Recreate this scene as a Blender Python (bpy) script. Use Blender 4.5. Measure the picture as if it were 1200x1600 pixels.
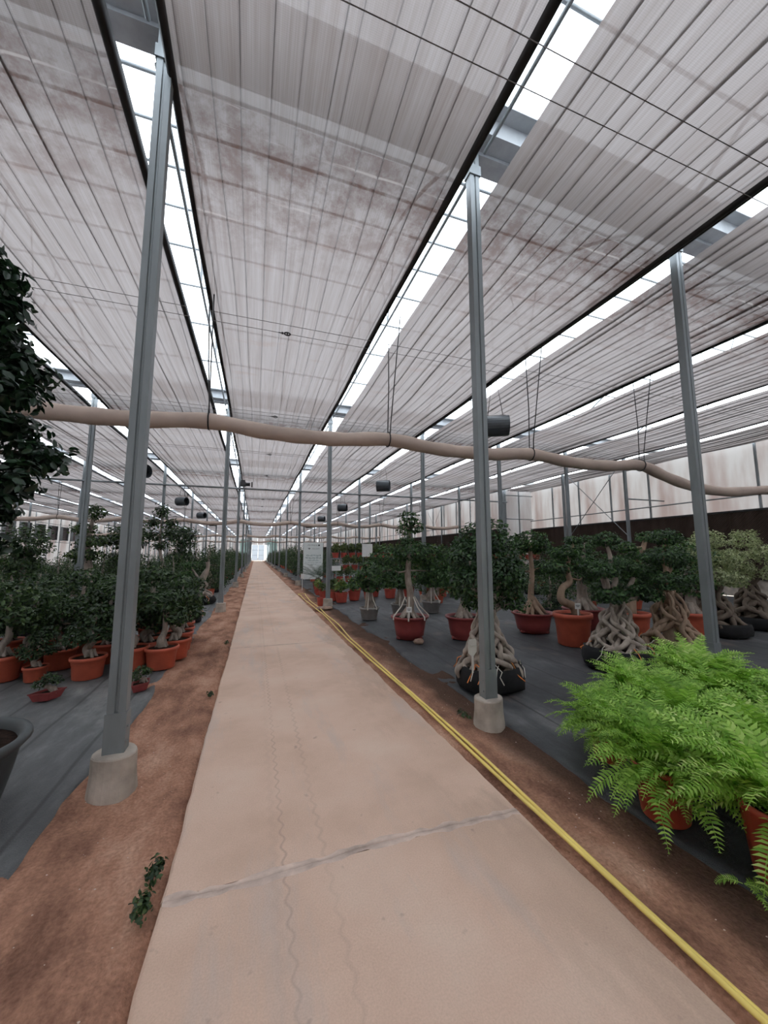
import bpy, math, random
import numpy as np
from mathutils import Vector, Matrix

# ---------------------------------------------------------------- clear
for o in list(bpy.data.objects):
    bpy.data.objects.remove(o, do_unlink=True)
scene = bpy.context.scene
COL = scene.collection
R = math.radians

# ---------------------------------------------------------------- camera
CAM_H = 1.6
cam_d = bpy.data.cameras.new('camera')
cam = bpy.data.objects.new('camera', cam_d)
COL.objects.link(cam)
cam_d.sensor_fit = 'HORIZONTAL'
cam_d.sensor_width = 36.0
cam_d.lens = 36.0 * 585.0 / 1200.0
cam_d.clip_start = 0.05
cam_d.clip_end = 400
cam.location = (0, 0, CAM_H)
cam.rotation_euler = (R(90 + 6.4), R(0.08), R(-18.85))
scene.camera = cam

# ---------------------------------------------------------------- world and exposure
world = bpy.data.worlds.new('overcast_sky')
scene.world = world
world.use_nodes = True
wn = world.node_tree
wn.nodes.clear()
w_out = wn.nodes.new('ShaderNodeOutputWorld')
w_bg = wn.nodes.new('ShaderNodeBackground')
w_bg.inputs['Color'].default_value = (0.88, 0.94, 1.0, 1)
w_bg.inputs['Strength'].default_value = 3.9
wn.links.new(w_bg.outputs[0], w_out.inputs[0])
vs = scene.view_settings
vs.view_transform = 'Standard'
vs.look = 'None'
vs.gamma = 1.0
vs.use_curve_mapping = False
vs.exposure = 0.6
scene.cycles.max_bounces = 8
scene.cycles.diffuse_bounces = 5
scene.cycles.transparent_max_bounces = 12

# ---------------------------------------------------------------- layout constants
GP = 3.22                      # pitch of the open gaps between shade screens
def gap(k):                    # k = 0 is the gap right of the path, -1 the one left of it
    return 2.18 + GP * k
def postx(k):
    return {-1: -0.88, 0: 2.17, 1: 5.45}.get(k, gap(k))
ROW0, ROWP = 3.25, 8.5
def row(r):
    return ROW0 + ROWP * r
SCREEN_Z = 5.7
X_LEFT, X_RIGHT, X_RIGHT2 = -20.4, 17.4, 15.3
Y_BACK, Y_FAR = -9.75, 98.0

# ================================================================ helpers
def tag(o, label=None, cat=None, group=None, kind=None):
    if label: o['label'] = label
    if cat: o['category'] = cat
    if group: o['group'] = group
    if kind: o['kind'] = kind
    return o

def empty(name, loc=(0, 0, 0), rz=0.0, sc=1.0, parent=None):
    o = bpy.data.objects.new(name, None)
    o.empty_display_size = 0.1
    COL.objects.link(o)
    o.location = loc
    o.rotation_euler = (0, 0, rz)
    o.scale = (sc, sc, sc) if not hasattr(sc, '__len__') else sc
    if parent: o.parent = parent
    return o

def obj(name, mesh, parent=None, loc=(0, 0, 0), rz=0.0, sc=None):
    o = bpy.data.objects.new(name, mesh)
    COL.objects.link(o)
    o.location = loc
    if rz: o.rotation_euler = (0, 0, rz)
    if sc is not None: o.scale = sc if hasattr(sc, '__len__') else (sc, sc, sc)
    if parent: o.parent = parent
    return o

class MB:
    """collects shapes for one mesh"""
    def __init__(self):
        self.v = []; self.f = []
    def add(self, vs_, fs_):
        b = len(self.v)
        self.v.extend([tuple(p) for p in vs_])
        self.f.extend([tuple(i + b for i in f) for f in fs_])
    def box(self, c, s, rz=0.0):
        x, y, z = s[0] / 2, s[1] / 2, s[2] / 2
        ca, sa = math.cos(rz), math.sin(rz)
        p = [(-x, -y, -z), (x, -y, -z), (x, y, -z), (-x, y, -z), (-x, -y, z), (x, -y, z), (x, y, z), (-x, y, z)]
        p = [(c[0] + a * ca - b * sa, c[1] + a * sa + b * ca, c[2] + d) for a, b, d in p]
        self.add(p, [(0, 3, 2, 1), (4, 5, 6, 7), (0, 1, 5, 4), (1, 2, 6, 5), (2, 3, 7, 6), (3, 0, 4, 7)])
    def tube(self, pts, rad, n=8, cap=True, ov=1.0):
        pts = [Vector(p) for p in pts]
        m = len(pts)
        if not hasattr(rad, '__len__'): rad = [rad] * m
        prev = None
        rings = []
        for i, p in enumerate(pts):
            t = (pts[min(i + 1, m - 1)] - pts[max(i - 1, 0)])
            if t.length < 1e-9: t = Vector((0, 0, 1))
            t.normalize()
            if prev is None:
                a = Vector((0, 0, 1)) if abs(t.z) < 0.9 else Vector((1, 0, 0))
                u = t.cross(a).normalized()
            else:
                u = (prev - t * prev.dot(t))
                u = u.normalized() if u.length > 1e-6 else t.orthogonal().normalized()
            prev = u
            w = t.cross(u)
            rings.append([p + (u * math.cos(2 * math.pi * k / n) + w * math.sin(2 * math.pi * k / n) * ov) * rad[i] for k in range(n)])
        vs_ = [q for r_ in rings for q in r_]
        fs_ = []
        for i in range(m - 1):
            for k in range(n):
                a = i * n + k; b = i * n + (k + 1) % n
                fs_.append((a, b, b + n, a + n))
        if cap:
            fs_.append(tuple(range(n - 1, -1, -1)))
            fs_.append(tuple((m - 1) * n + k for k in range(n)))
        self.add(vs_, fs_)
    def lathe(self, prof, n=24, c=(0, 0, 0), sx=1.0, sy=1.0, capb=True, wob=None):
        vs_ = []; fs_ = []
        for j, (r, z) in enumerate(prof):
            for k in range(n):
                a = 2 * math.pi * k / n
                rr = r * (1.0 if wob is None else wob(a, z))
                vs_.append((c[0] + rr * math.cos(a) * sx, c[1] + rr * math.sin(a) * sy, c[2] + z))
        for j in range(len(prof) - 1):
            for k in range(n):
                a = j * n + k; b = j * n + (k + 1) % n
                fs_.append((a, b, b + n, a + n))
        if capb:
            fs_.append(tuple(range(n - 1, -1, -1)))
        self.add(vs_, fs_)
    def mesh(self, name, mat, smooth=False):
        me = bpy.data.meshes.new(name)
        me.from_pydata(self.v, [], self.f)
        me.materials.append(mat)
        if smooth:
            me.polygons.foreach_set('use_smooth', [True] * len(me.polygons))
        me.update()
        return me

def np_mesh(name, V, tri, mat, smooth=False):
    """fast mesh from numpy arrays of vertices and n-gon indices (all the same size)"""
    me = bpy.data.meshes.new(name)
    V = np.asarray(V, dtype=np.float32); tri = np.asarray(tri, dtype=np.int32)
    k = tri.shape[1]
    me.vertices.add(len(V)); me.vertices.foreach_set('co', V.ravel())
    me.loops.add(tri.size); me.loops.foreach_set('vertex_index', tri.ravel())
    me.polygons.add(len(tri))
    me.polygons.foreach_set('loop_start', np.arange(0, tri.size, k, dtype=np.int32))
    me.materials.append(mat)
    if smooth:
        me.polygons.foreach_set('use_smooth', np.ones(len(tri), dtype=bool))
    me.update(calc_edges=True)
    me.validate()
    return me

def grid_mesh(name, xs, ys, zf, mat, smooth=True):
    xs = np.asarray(xs, float); ys = np.asarray(ys, float)
    X, Y = np.meshgrid(xs, ys)
    X, Y, Z = zf(X, Y)
    V = np.stack([X, Y, Z], -1).reshape(-1, 3)
    nx = len(xs); ny = len(ys)
    i, j = np.meshgrid(np.arange(nx - 1), np.arange(ny - 1))
    a = (j * nx + i).ravel()
    F = np.stack([a, a + 1, a + nx + 1, a + nx], -1)
    return np_mesh(name, V, F, mat, smooth)

def smooth_noise(X, Y, s, seed):
    """cheap sum of sines, deterministic"""
    rg = np.random.RandomState(seed)
    o = np.zeros_like(X)
    for q in range(7):
        a = rg.uniform(0, 2 * math.pi); f = s * rg.uniform(0.5, 2.4); ph = rg.uniform(0, 6.3)
        o += np.sin((X * math.cos(a) + Y * math.sin(a)) * f + ph) / (0.7 + f / s)
    return o / 3.0

def catmull(P, n=6):
    P = [Vector(p) for p in P]
    Q = [P[0] * 2 - P[1]] + P + [P[-1] * 2 - P[-2]]
    out = []
    for i in range(1, len(Q) - 2):
        p0, p1, p2, p3 = Q[i - 1:i + 3]
        for k in range(n):
            t = k / n
            out.append(0.5 * ((2 * p1) + (p2 - p0) * t + (2 * p0 - 5 * p1 + 4 * p2 - p3) * t * t + (3 * p1 - p0 - 3 * p2 + p3) * t ** 3))
    out.append(P[-1])
    return out

def lerp_list(L, n):
    return list(np.interp(np.linspace(0, len(L) - 1, n), np.arange(len(L)), L))

# ================================================================ materials
class NT:
    def __init__(self, name):
        self.m = bpy.data.materials.new(name)
        self.m.use_nodes = True
        self.t = self.m.node_tree
        self.t.nodes.clear()
        self.out = self.n('ShaderNodeOutputMaterial')
    def n(self, typ, **kw):
        x = self.t.nodes.new(typ)
        for k, v in kw.items():
            if k.startswith('i_'):
                x.inputs[k[2:].replace('_', ' ')].default_value = v
            else:
                setattr(x, k, v)
        return x
    def l(self, a, b): self.t.links.new(a, b)
    def coord(self): return self.n('ShaderNodeTexCoord').outputs['Object']
    def mapping(self, sc, src=None):
        mp = self.n('ShaderNodeMapping'); mp.inputs['Scale'].default_value = sc
        self.l(src if src is not None else self.coord(), mp.inputs['Vector'])
        return mp.outputs['Vector']
    def noise(self, scale, vec=None, detail=4, rough=0.55):
        x = self.n('ShaderNodeTexNoise'); x.inputs['Scale'].default_value = scale
        x.inputs['Detail'].default_value = detail; x.inputs['Roughness'].default_value = rough
        self.l(vec if vec is not None else self.coord(), x.inputs['Vector'])
        return x.outputs['Fac']
    def ramp(self, fac, stops):
        x = self.n('ShaderNodeValToRGB')
        e = x.color_ramp.elements
        while len(e) < len(stops): e.new(0.5)
        for q, (p, c) in zip(e, stops):
            q.position = p; q.color = (*c, 1) if len(c) == 3 else c
        self.l(fac, x.inputs['Fac'])
        return x.outputs['Color']
    def math(self, op, a, b=None, c=None):
        x = self.n('ShaderNodeMath', operation=op)
        for i, s in enumerate((a, b, c)):
            if s is None: continue
            if isinstance(s, (int, float)): x.inputs[i].default_value = s
            else: self.l(s, x.inputs[i])
        return x.outputs[0]
    def mix(self, fac, a, b, blend='MIX'):
        x = self.n('ShaderNodeMix', data_type='RGBA', blend_type=blend)
        if isinstance(fac, (int, float)): x.inputs[0].default_value = fac
        else: self.l(fac, x.inputs[0])
        for i, s in ((6, a), (7, b)):
            if isinstance(s, tuple): x.inputs[i].default_value = (*s, 1) if len(s) == 3 else s
            else: self.l(s, x.inputs[i])
        return x.outputs[2]
    def bump(self, h, strength=0.3, dist=0.02):
        x = self.n('ShaderNodeBump'); x.inputs['Strength'].default_value = strength; x.inputs['Distance'].default_value = dist
        self.l(h, x.inputs['Height'])
        return x.outputs['Normal']
    def bsdf(self, col, rough=0.6, metal=0.0, spec=0.5, normal=None):
        x = self.n('ShaderNodeBsdfPrincipled')
        if isinstance(col, tuple): x.inputs['Base Color'].default_value = (*col, 1)
        else: self.l(col, x.inputs['Base Color'])
        if isinstance(rough, (int, float)): x.inputs['Roughness'].default_value = rough
        else: self.l(rough, x.inputs['Roughness'])
        x.inputs['Metallic'].default_value = metal
        x.inputs['Specular IOR Level'].default_value = spec
        if normal is not None: self.l(normal, x.inputs['Normal'])
        return x.outputs[0]
    def done(self, sh):
        self.l(sh, self.out.inputs['Surface'])
        return self.m

def plain(name, col, rough=0.6, metal=0.0, var=0.25, scale=6.0, bump=0.0, spec=0.5):
    t = NT(name)
    n = t.noise(scale, detail=5)
    dark = tuple(c * (1 - var) for c in col); lite = tuple(min(1, c * (1 + var)) for c in col)
    c = t.ramp(n, [(0.3, dark), (0.7, lite)])
    nm = t.bump(t.noise(scale * 8), bump, 0.01) if bump else None
    return t.done(t.bsdf(c, rough, metal, spec, nm))

def make_soil():
    t = NT('red_sandy_soil')
    co = t.coord()
    big = t.noise(1.7, t.mapping((1.3, 0.6, 1)), 6, 0.68)
    c = t.ramp(big, [(0.30, (0.17, 0.085, 0.058)), (0.42, (0.33, 0.175, 0.118)), (0.52, (0.52, 0.285, 0.19)), (0.70, (0.72, 0.46, 0.33))])
    sx = t.n('ShaderNodeSeparateXYZ'); t.l(co, sx.inputs[0])
    # damp, dark potting-soil litter along the right bed
    wet = t.math('ADD', t.math('MULTIPLY', t.math('SUBTRACT', t.noise(0.8, t.mapping((1, .5, 1))), 0.5), 1.3), t.math('SUBTRACT', sx.outputs[0], 1.98))
    wf = t.n('ShaderNodeMapRange'); wf.inputs[1].default_value = -0.12; wf.inputs[2].default_value = 0.2
    t.l(wet, wf.inputs[0])
    c = t.mix(t.math('MULTIPLY', wf.outputs[0], 0.92), c, (0.095, 0.058, 0.042))
    fine = t.noise(55, detail=3)
    c = t.mix(0.45, c, t.ramp(fine, [(0.3, (0.25, 0.22, 0.2)), (0.7, (1, 1, 1))]), 'MULTIPLY')
    c = t.mix(1.0, c, (0.92, 0.90, 0.90), 'MULTIPLY')
    h = t.math('ADD', t.noise(14, t.mapping((1, .6, 1)), 6, .65), t.math('MULTIPLY', fine, 0.5))
    return t.done(t.bsdf(c, 0.95, spec=0.15, normal=t.bump(h, 0.8, 0.03)))

def make_path():
    t = NT('worn_concrete')
    co = t.coord()
    sx = t.n('ShaderNodeSeparateXYZ'); t.l(co, sx.inputs[0])
    big = t.noise(0.9, None, 5, 0.6)
    c = t.ramp(big, [(0.32, (0.58, 0.405, 0.305)), (0.5, (0.68, 0.485, 0.375)), (0.68, (0.72, 0.55, 0.435))])
    # grey bare concrete showing through the dust in streaks
    st = t.noise(1.5, t.mapping((1.4, 0.28, 1)), 6, 0.65)
    c = t.mix(t.ramp(st, [(0.53, (0, 0, 0)), (0.66, (0.65, 0.65, 0.65))]), c, (0.54, 0.455, 0.40))
    # tyre tracks: two wavy thin stains
    wig = t.math('MULTIPLY', t.math('SINE', t.math('MULTIPLY', sx.outputs[1], 55)), 0.012)
    for x0, wdt, amt in ((-0.43, 0.011, 0.45), (-0.22, 0.016, 0.3), (-0.48, 0.03, 0.12)):
        d = t.math('ABSOLUTE', t.math('SUBTRACT', t.math('ADD', sx.outputs[0], wig), x0))
        mr = t.n('ShaderNodeMapRange'); mr.inputs[1].default_value = wdt; mr.inputs[2].default_value = 0.0
        mr.inputs[3].default_value = 0; mr.inputs[4].default_value = amt
        t.l(d, mr.inputs[0])
        f = t.math('MULTIPLY', mr.outputs[0], t.ramp(t.noise(2.2, t.mapping((1, .5, 1))), [(0.35, (0.2, 0.2, 0.2)), (0.6, (1, 1, 1))]))
        c = t.mix(f, c, (0.27, 0.2, 0.165))
    ed = t.n('ShaderNodeMapRange'); ed.inputs[1].default_value = 0.35; ed.inputs[2].default_value = 0.95
    t.l(sx.outputs[0], ed.inputs[0])
    dmp = t.math('MULTIPLY', ed.outputs[0], t.ramp(t.noise(1.3, t.mapping((1.0, 0.35, 1)), 6, 0.6), [(0.46, (0, 0, 0)), (0.52, (0.55, 0.55, 0.55)), (0.62, (0.25, 0.25, 0.25))]))
    c = t.mix(dmp, c, (0.40, 0.29, 0.22))
    spots = t.noise(9, detail=2)
    c = t.mix(t.ramp(spots, [(0.70, (0, 0, 0)), (0.76, (0.5, 0.5, 0.5))]), c, (0.30, 0.22, 0.18))
    fine = t.noise(120, detail=2)
    c = t.mix(0.25, c, t.ramp(fine, [(0.3, (0.55, 0.55, 0.55)), (0.7, (1, 1, 1))]), 'MULTIPLY')
    return t.done(t.bsdf(c, 0.85, spec=0.25, normal=t.bump(t.math('ADD', fine, t.noise(12, detail=5)), 0.25, 0.008)))

def make_ground_cloth(name, base, dust, dirt):
    t = NT(name)
    co = t.coord()
    sx = t.n('ShaderNodeSeparateXYZ'); t.l(co, sx.inputs[0])
    n1 = t.noise(0.8, t.mapping((1.0, 0.6, 1)), 6, 0.62)
    c = t.ramp(n1, [(0.35, base), (0.55, tuple(b * 1.5 for b in base)), (0.75, dust)])
    n3 = t.noise(3.5, t.mapping((2.0, 0.7, 1)), 6, 0.72)
    c = t.mix(0.6, c, t.ramp(n3, [(0.3, (0.45, 0.45, 0.46)), (0.5, (0.85, 0.85, 0.85)), (0.72, (1.7, 1.68, 1.65))]), 'MULTIPLY')
    n2 = t.noise(1.7, t.mapping((1.2, .8, 1)), 5, .6)
    c = t.mix(t.ramp(n2, [(0.6, (0, 0, 0)), (0.75, (0.7, 0.7, 0.7))]), c, dirt)
    # woven marker threads every half metre
    w = t.n('ShaderNodeTexWave', wave_type='BANDS', bands_direction='X')
    w.inputs['Scale'].default_value = 0.62; w.inputs['Distortion'].default_value = 0.25; w.inputs['Detail'].default_value = 0
    t.l(co, w.inputs['Vector'])
    c = t.mix(t.ramp(w.outputs['Fac'], [(0.985, (0, 0, 0)), (1.0, (0.7, 0.7, 0.7))]), c, tuple(b * 0.35 for b in base))
    weave = t.noise(160, t.mapping((1, 1, 1)), 2)
    return t.done(t.bsdf(c, 0.55, spec=0.5, normal=t.bump(t.math('ADD', weave, t.noise(7, t.mapping((1.6, .7, 1)), 6, .65)), 0.6, 0.02)))

def make_screen():
    t = NT('woven_shade_cloth')
    co = t.coord()
    sx = t.n('ShaderNodeSeparateXYZ'); t.l(co, sx.inputs[0])
    streak = t.noise(2.2, t.mapping((5.5, 0.16, 1)), 5, 0.65)
    c = t.ramp(streak, [(0.3, (0.44, 0.415, 0.41)), (0.5, (0.51, 0.50, 0.505)), (0.7, (0.58, 0.58, 0.595))])
    strip = t.noise(30, t.mapping((7, 0.03, 1)), 1)
    c = t.mix(0.3, c, t.ramp(strip, [(0.35, (0.55, 0.50, 0.48)), (0.65, (1, 1, 1))]), 'MULTIPLY')
    weave = t.n('ShaderNodeTexWave', wave_type='BANDS', bands_direction='Y'); weave.inputs['Scale'].default_value = 24; weave.inputs['Distortion'].default_value = 1.5
    t.l(co, weave.inputs['Vector'])
    c = t.mix(0.16, c, t.ramp(weave.outputs['Fac'], [(0.3, (0.6, 0.6, 0.6)), (0.7, (1, 1, 1))]), 'MULTIPLY')
    # dust washed in from the gutters: brown stains just past each gutter row
    ym = t.math('PINGPONG', t.math('ADD', sx.outputs[1], 0.0), ROWP / 2)
    yy = t.math('MODULO', t.math('ADD', t.math('SUBTRACT', sx.outputs[1], ROW0), 170.0), ROWP)
    band = t.n('ShaderNodeMapRange'); t.l(yy, band.inputs[0])
    band.inputs[1].default_value = 2.0; band.inputs[2].default_value = 0.5; band.inputs[3].default_value = 0; band.inputs[4].default_value = 1
    dn = t.noise(3.2, t.mapping((1.0, 0.9, 1)), 6, 0.7)
    f = t.math('MULTIPLY', band.outputs[0], t.ramp(dn, [(0.42, (0.05, 0.05, 0.05)), (0.6, (0.85, 0.85, 0.85))]))
    c = t.mix(f, c, (0.20, 0.125, 0.105))
    # pale water marks across the cloth
    wm = t.noise(1.4, t.mapping((0.25, 5.0, 1)), 4, 0.6)
    c = t.mix(t.math('MULTIPLY', t.ramp(wm, [(0.60, (0, 0, 0)), (0.66, (0.8, 0.8, 0.8))]), band.outputs[0]), c, (0.72, 0.70, 0.68))
    wm2 = t.noise(0.9, t.mapping((1.0, 3.0, 1)), 3, 0.6)
    c = t.mix(t.ramp(wm2, [(0.62, (0, 0, 0)), (0.74, (0.35, 0.35, 0.35))]), c, (0.42, 0.33, 0.30))
    tr = t.n('ShaderNodeBsdfTranslucent'); t.l(t.mix(1.0, c, (0.305, 0.272, 0.255), 'MULTIPLY'), tr.inputs[0])
    df = t.n('ShaderNodeBsdfDiffuse'); t.l(c, df.inputs[0])
    mx = t.n('ShaderNodeMixShader'); mx.inputs[0].default_value = 0.42
    t.l(tr.outputs[0], mx.inputs[1]); t.l(df.outputs[0], mx.inputs[2])
    tp = t.n('ShaderNodeBsdfTransparent')
    mx2 = t.n('ShaderNodeMixShader'); mx2.inputs[0].default_value = 0.02
    t.l(mx.outputs[0], mx2.inputs[1]); t.l(tp.outputs[0], mx2.inputs[2])
    return t.done(mx2.outputs[0])

def make_film(name, clear, tint, stain=None):
    t = NT(name)
    tr = t.n('ShaderNodeBsdfTranslucent')
    df = t.n('ShaderNodeBsdfDiffuse')
    if stain:
        n = t.noise(1.2, t.mapping((1, .9, 0.18)), 5, .6)
        c = t.ramp(n, [(0.42, tint), (0.68, stain)])
        t.l(c, tr.inputs[0]); t.l(c, df.inputs[0])
    else:
        tr.inputs[0].default_value = (*tint, 1); df.inputs[0].default_value = (*tint, 1)
    mx = t.n('ShaderNodeMixShader'); mx.inputs[0].default_value = 0.25
    t.l(tr.outputs[0], mx.inputs[1]); t.l(df.outputs[0], mx.inputs[2])
    tp = t.n('ShaderNodeBsdfTransparent'); tp.inputs[0].default_value = (0.97, 0.98, 1, 1)
    m2 = t.n('ShaderNodeMixShader'); m2.inputs[0].default_value = clear
    t.l(mx.outputs[0], m2.inputs[1]); t.l(tp.outputs[0], m2.inputs[2])
    return t.done(m2.outputs[0])

def make_leaf(name, stops, rough=0.42, spec=0.45, trans=0.22, tint=1.6):
    t = NT(name)
    g = t.n('ShaderNodeNewGeometry')
    oi = t.n('ShaderNodeObjectInfo')
    f = t.math('ADD', t.math('MULTIPLY', g.outputs['Random Per Island'], 0.75), t.math('MULTIPLY', oi.outputs['Random'], 0.25))
    c = t.ramp(f, stops)
    b = t.bsdf(c, rough, spec=spec)
    tl = t.n('ShaderNodeBsdfTranslucent')
    t.l(t.mix(1.0, c, (tint, tint * 1.15, tint * 0.7), 'MULTIPLY'), tl.inputs[0])
    mx = t.n('ShaderNodeMixShader'); mx.inputs[0].default_value = trans
    t.l(b, mx.inputs[1]); t.l(tl.outputs[0], mx.inputs[2])
    return t.done(mx.outputs[0])

def make_bark(name, a, b):
    t = NT(name)
    n = t.noise(7, t.mapping((1, 1, 0.45)), 6, .65)
    c = t.ramp(n, [(0.3, a), (0.7, b)])
    return t.done(t.bsdf(c, 0.85, spec=0.2, normal=t.bump(t.noise(28, t.mapping((1, 1, 0.5)), 5), 0.5, 0.012)))

def make_metal(name, col, rough):
    t = NT(name)
    n = t.noise(3.0, t.mapping((1, 1, .35)), 5, .6)
    c = t.ramp(n, [(0.3, tuple(x * 0.78 for x in col)), (0.7, tuple(x * 1.15 for x in col))])
    return t.done(t.bsdf(c, rough, 0.35, 0.5))

M = {}
M['soil'] = make_soil()
M['path'] = make_path()
M['cloth_l'] = make_ground_cloth('grey_weed_mat', (0.100, 0.105, 0.106), (0.40, 0.395, 0.385), (0.21, 0.165, 0.14))
M['cloth_r'] = make_ground_cloth('black_weed_mat', (0.046, 0.049, 0.053), (0.24, 0.24, 0.24), (0.20, 0.15, 0.125))
M['screen'] = make_screen()
M['film'] = make_film('clear_roof_film', 0.80, (0.86, 0.90, 0.95))
M['wall_film'] = make_film('milky_wall_sheet', 0.03, (0.47, 0.465, 0.46), (0.36, 0.315, 0.30))
M['door_film'] = make_film('clear_door_sheet', 0.06, (0.50, 0.53, 0.56))
M['net'] = make_film('green_net', 0.15, (0.35, 0.55, 0.50))
M['white_wall'] = make_film('white_plastic_wall', 0.0, (0.9, 0.9, 0.92))
M['galv'] = make_metal('galvanised_steel', (0.225, 0.248, 0.258), 0.5)
M['beam'] = make_metal('gutter_steel', (0.34, 0.36, 0.375), 0.55)
M['dark'] = plain('dark_rubber', (0.018, 0.017, 0.018), 0.6)
M['wire'] = plain('steel_wire', (0.16, 0.14, 0.135), 0.6)
M['conc'] = plain('footing_concrete', (0.40, 0.35, 0.30), 0.9, var=0.35, scale=4, bump=0.3, spec=0.2)
M['mortar'] = plain('joint_mortar', (0.58, 0.455, 0.385), 0.9, var=0.25, scale=9, bump=0.4, spec=0.2)
M['duct'] = plain('beige_duct_cloth', (0.52, 0.415, 0.355), 0.8, var=0.14, scale=2.0, spec=0.2)
M['fan'] = plain('slate_fan_housing', (0.055, 0.065, 0.075), 0.45, var=0.2)
M['louver'] = plain('dark_louver', (0.035, 0.02, 0.02), 0.6, var=0.3)
M['hose'] = plain('yellow_hose', (0.86, 0.66, 0.18), 0.45, var=0.1, scale=3)
M['orange'] = plain('terracotta_plastic', (0.50, 0.105, 0.058), 0.5, var=0.16, scale=5)
M['red'] = plain('maroon_plastic', (0.255, 0.048, 0.046), 0.5, var=0.2, scale=5)
M['grey'] = plain('grey_stone_pot', (0.27, 0.255, 0.245), 0.75, var=0.2, scale=6)
M['slate'] = plain('dark_slate_pot', (0.048, 0.056, 0.058), 0.55, var=0.2, scale=5)
M['bag'] = plain('black_grow_bag', (0.009, 0.009, 0.010), 0.9, var=0.4, scale=8, bump=0.4)
M['potsoil'] = plain('potting_soil', (0.035, 0.020, 0.014), 0.95, var=0.5, scale=30, bump=0.8, spec=0.1)
M['bark'] = make_bark('grey_ficus_bark', (0.15, 0.12, 0.10), (0.50, 0.43, 0.37))
M['bark_w'] = make_bark('tan_ficus_bark', (0.22, 0.145, 0.10), (0.46, 0.34, 0.25))
M['bark_d'] = make_bark('dark_bark', (0.09, 0.07, 0.055), (0.22, 0.175, 0.14))
M['leaf'] = make_leaf('ficus_leaf', [(0.0, (0.012, 0.028, 0.014)), (0.5, (0.030, 0.072, 0.026)), (0.85, (0.075, 0.155, 0.045)), (1.0, (0.14, 0.24, 0.07))])
M['leaf_f'] = make_leaf('field_leaf', [(0.0, (0.011, 0.024, 0.013)), (0.5, (0.030, 0.060, 0.022)), (0.85, (0.065, 0.115, 0.035)), (1.0, (0.12, 0.17, 0.055))])
M['leaf_t'] = make_leaf('glossy_tree_leaf', [(0.0, (0.008, 0.022, 0.012)), (0.6, (0.018, 0.046, 0.022)), (0.9, (0.034, 0.085, 0.03)), (1.0, (0.06, 0.12, 0.04))], 0.35, 0.5, 0.15)
M['leaf_v'] = make_leaf('variegated_leaf', [(0.0, (0.12, 0.155, 0.08)), (0.35, (0.32, 0.36, 0.20)), (0.75, (0.56, 0.59, 0.39)), (1.0, (0.70, 0.71, 0.52))], 0.5, 0.3)
M['fern'] = make_leaf('fern_leaf', [(0.0, (0.13, 0.27, 0.035)), (0.4, (0.27, 0.47, 0.08)), (0.8, (0.45, 0.66, 0.15)), (1.0, (0.66, 0.74, 0.33))], 0.5, 0.3, 0.35, 1.15)
M['fern_d'] = make_leaf('cycad_leaf', [(0.0, (0.025, 0.045, 0.03)), (1.0, (0.06, 0.10, 0.065))])
M['croton'] = make_leaf('croton_leaf', [(0.0, (0.04, 0.10, 0.03)), (0.5, (0.12, 0.20, 0.05)), (0.8, (0.28, 0.28, 0.07)), (1.0, (0.34, 0.10, 0.04))])
M['pad'] = None
M['white'] = plain('white_plastic', (0.78, 0.78, 0.76), 0.5, var=0.06)
M['banner'] = plain('sign_panel', (0.72, 0.77, 0.76), 0.5, var=0.05, scale=1)
M['ink'] = plain('sign_ink', (0.10, 0.22, 0.22), 0.6)
M['ink_d'] = plain('sign_ink_dark', (0.04, 0.06, 0.06), 0.6)
M['strap'] = plain('white_strap', (0.62, 0.58, 0.52), 0.6, var=0.1)
M['tie'] = plain('orange_tie', (0.80, 0.25, 0.06), 0.6, var=0.1)
M['stone'] = plain('field_stone', (0.30, 0.20, 0.15), 0.9, var=0.35, scale=12, bump=0.4)
M['outside'] = plain('outside_sand', (0.45, 0.37, 0.29), 0.95, var=0.15, scale=0.3)

def make_pad():
    t = NT('brown_cooling_pad')
    n = t.noise(2.0, t.mapping((1, 1.2, .35)), 5, .6)
    c = t.ramp(n, [(0.3, (0.030, 0.019, 0.015)), (0.7, (0.060, 0.040, 0.032))])
    w = t.n('ShaderNodeTexWave', wave_type='BANDS', bands_direction='DIAGONAL'); w.inputs['Scale'].default_value = 9; w.inputs['Distortion'].default_value = 1
    t.l(t.coord(), w.inputs['Vector'])
    return t.done(t.bsdf(c, 0.9, spec=0.15, normal=t.bump(w.outputs['Fac'], 0.6, 0.03)))
M['pad'] = make_pad()

# ================================================================ STRUCTURE
# ---- soil floor
fx = np.concatenate([np.linspace(-20.5, -3, 24), np.linspace(-2.6, -1.2, 9), np.linspace(-1.15, -0.3, 24), np.linspace(-0.2, 1.5, 5), np.linspace(1.55, 2.6, 28), np.linspace(2.9, 17.9, 20)])
fy = np.concatenate([np.linspace(-10, 0.4, 10), np.linspace(0.5, 9, 190), np.linspace(9.2, 30, 70), np.linspace(32, 99, 30)])
def soil_z(X, Y):
    z = 0.022 * smooth_noise(X, Y, 3.0, 1) + 0.016 * smooth_noise(X, Y, 9.0, 2) + 0.008 * smooth_noise(X, Y, 24.0, 3) - 0.03
    under = (X < -1.25) | (X > 2.55) | ((X > -0.3) & (X < 1.55))
    z = np.minimum(z, 0.012) - 0.035 * np.exp(-((X + 0.36) / 0.05) ** 2) - 0.025 * np.exp(-((X - 1.62) / 0.05) ** 2)
    z = np.where(under, -0.09, z)
    return X, Y, z
floor = tag(obj('floor', grid_mesh('floor', fx, fy, soil_z, M['soil'])), kind='structure')

# ---- outside ground beyond the walls
mb = MB(); mb.box((0, 44, -0.30), (240, 300, 0.1))
tag(obj('outside_ground', mb.mesh('outside_ground', M['outside'])), kind='structure')

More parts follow.
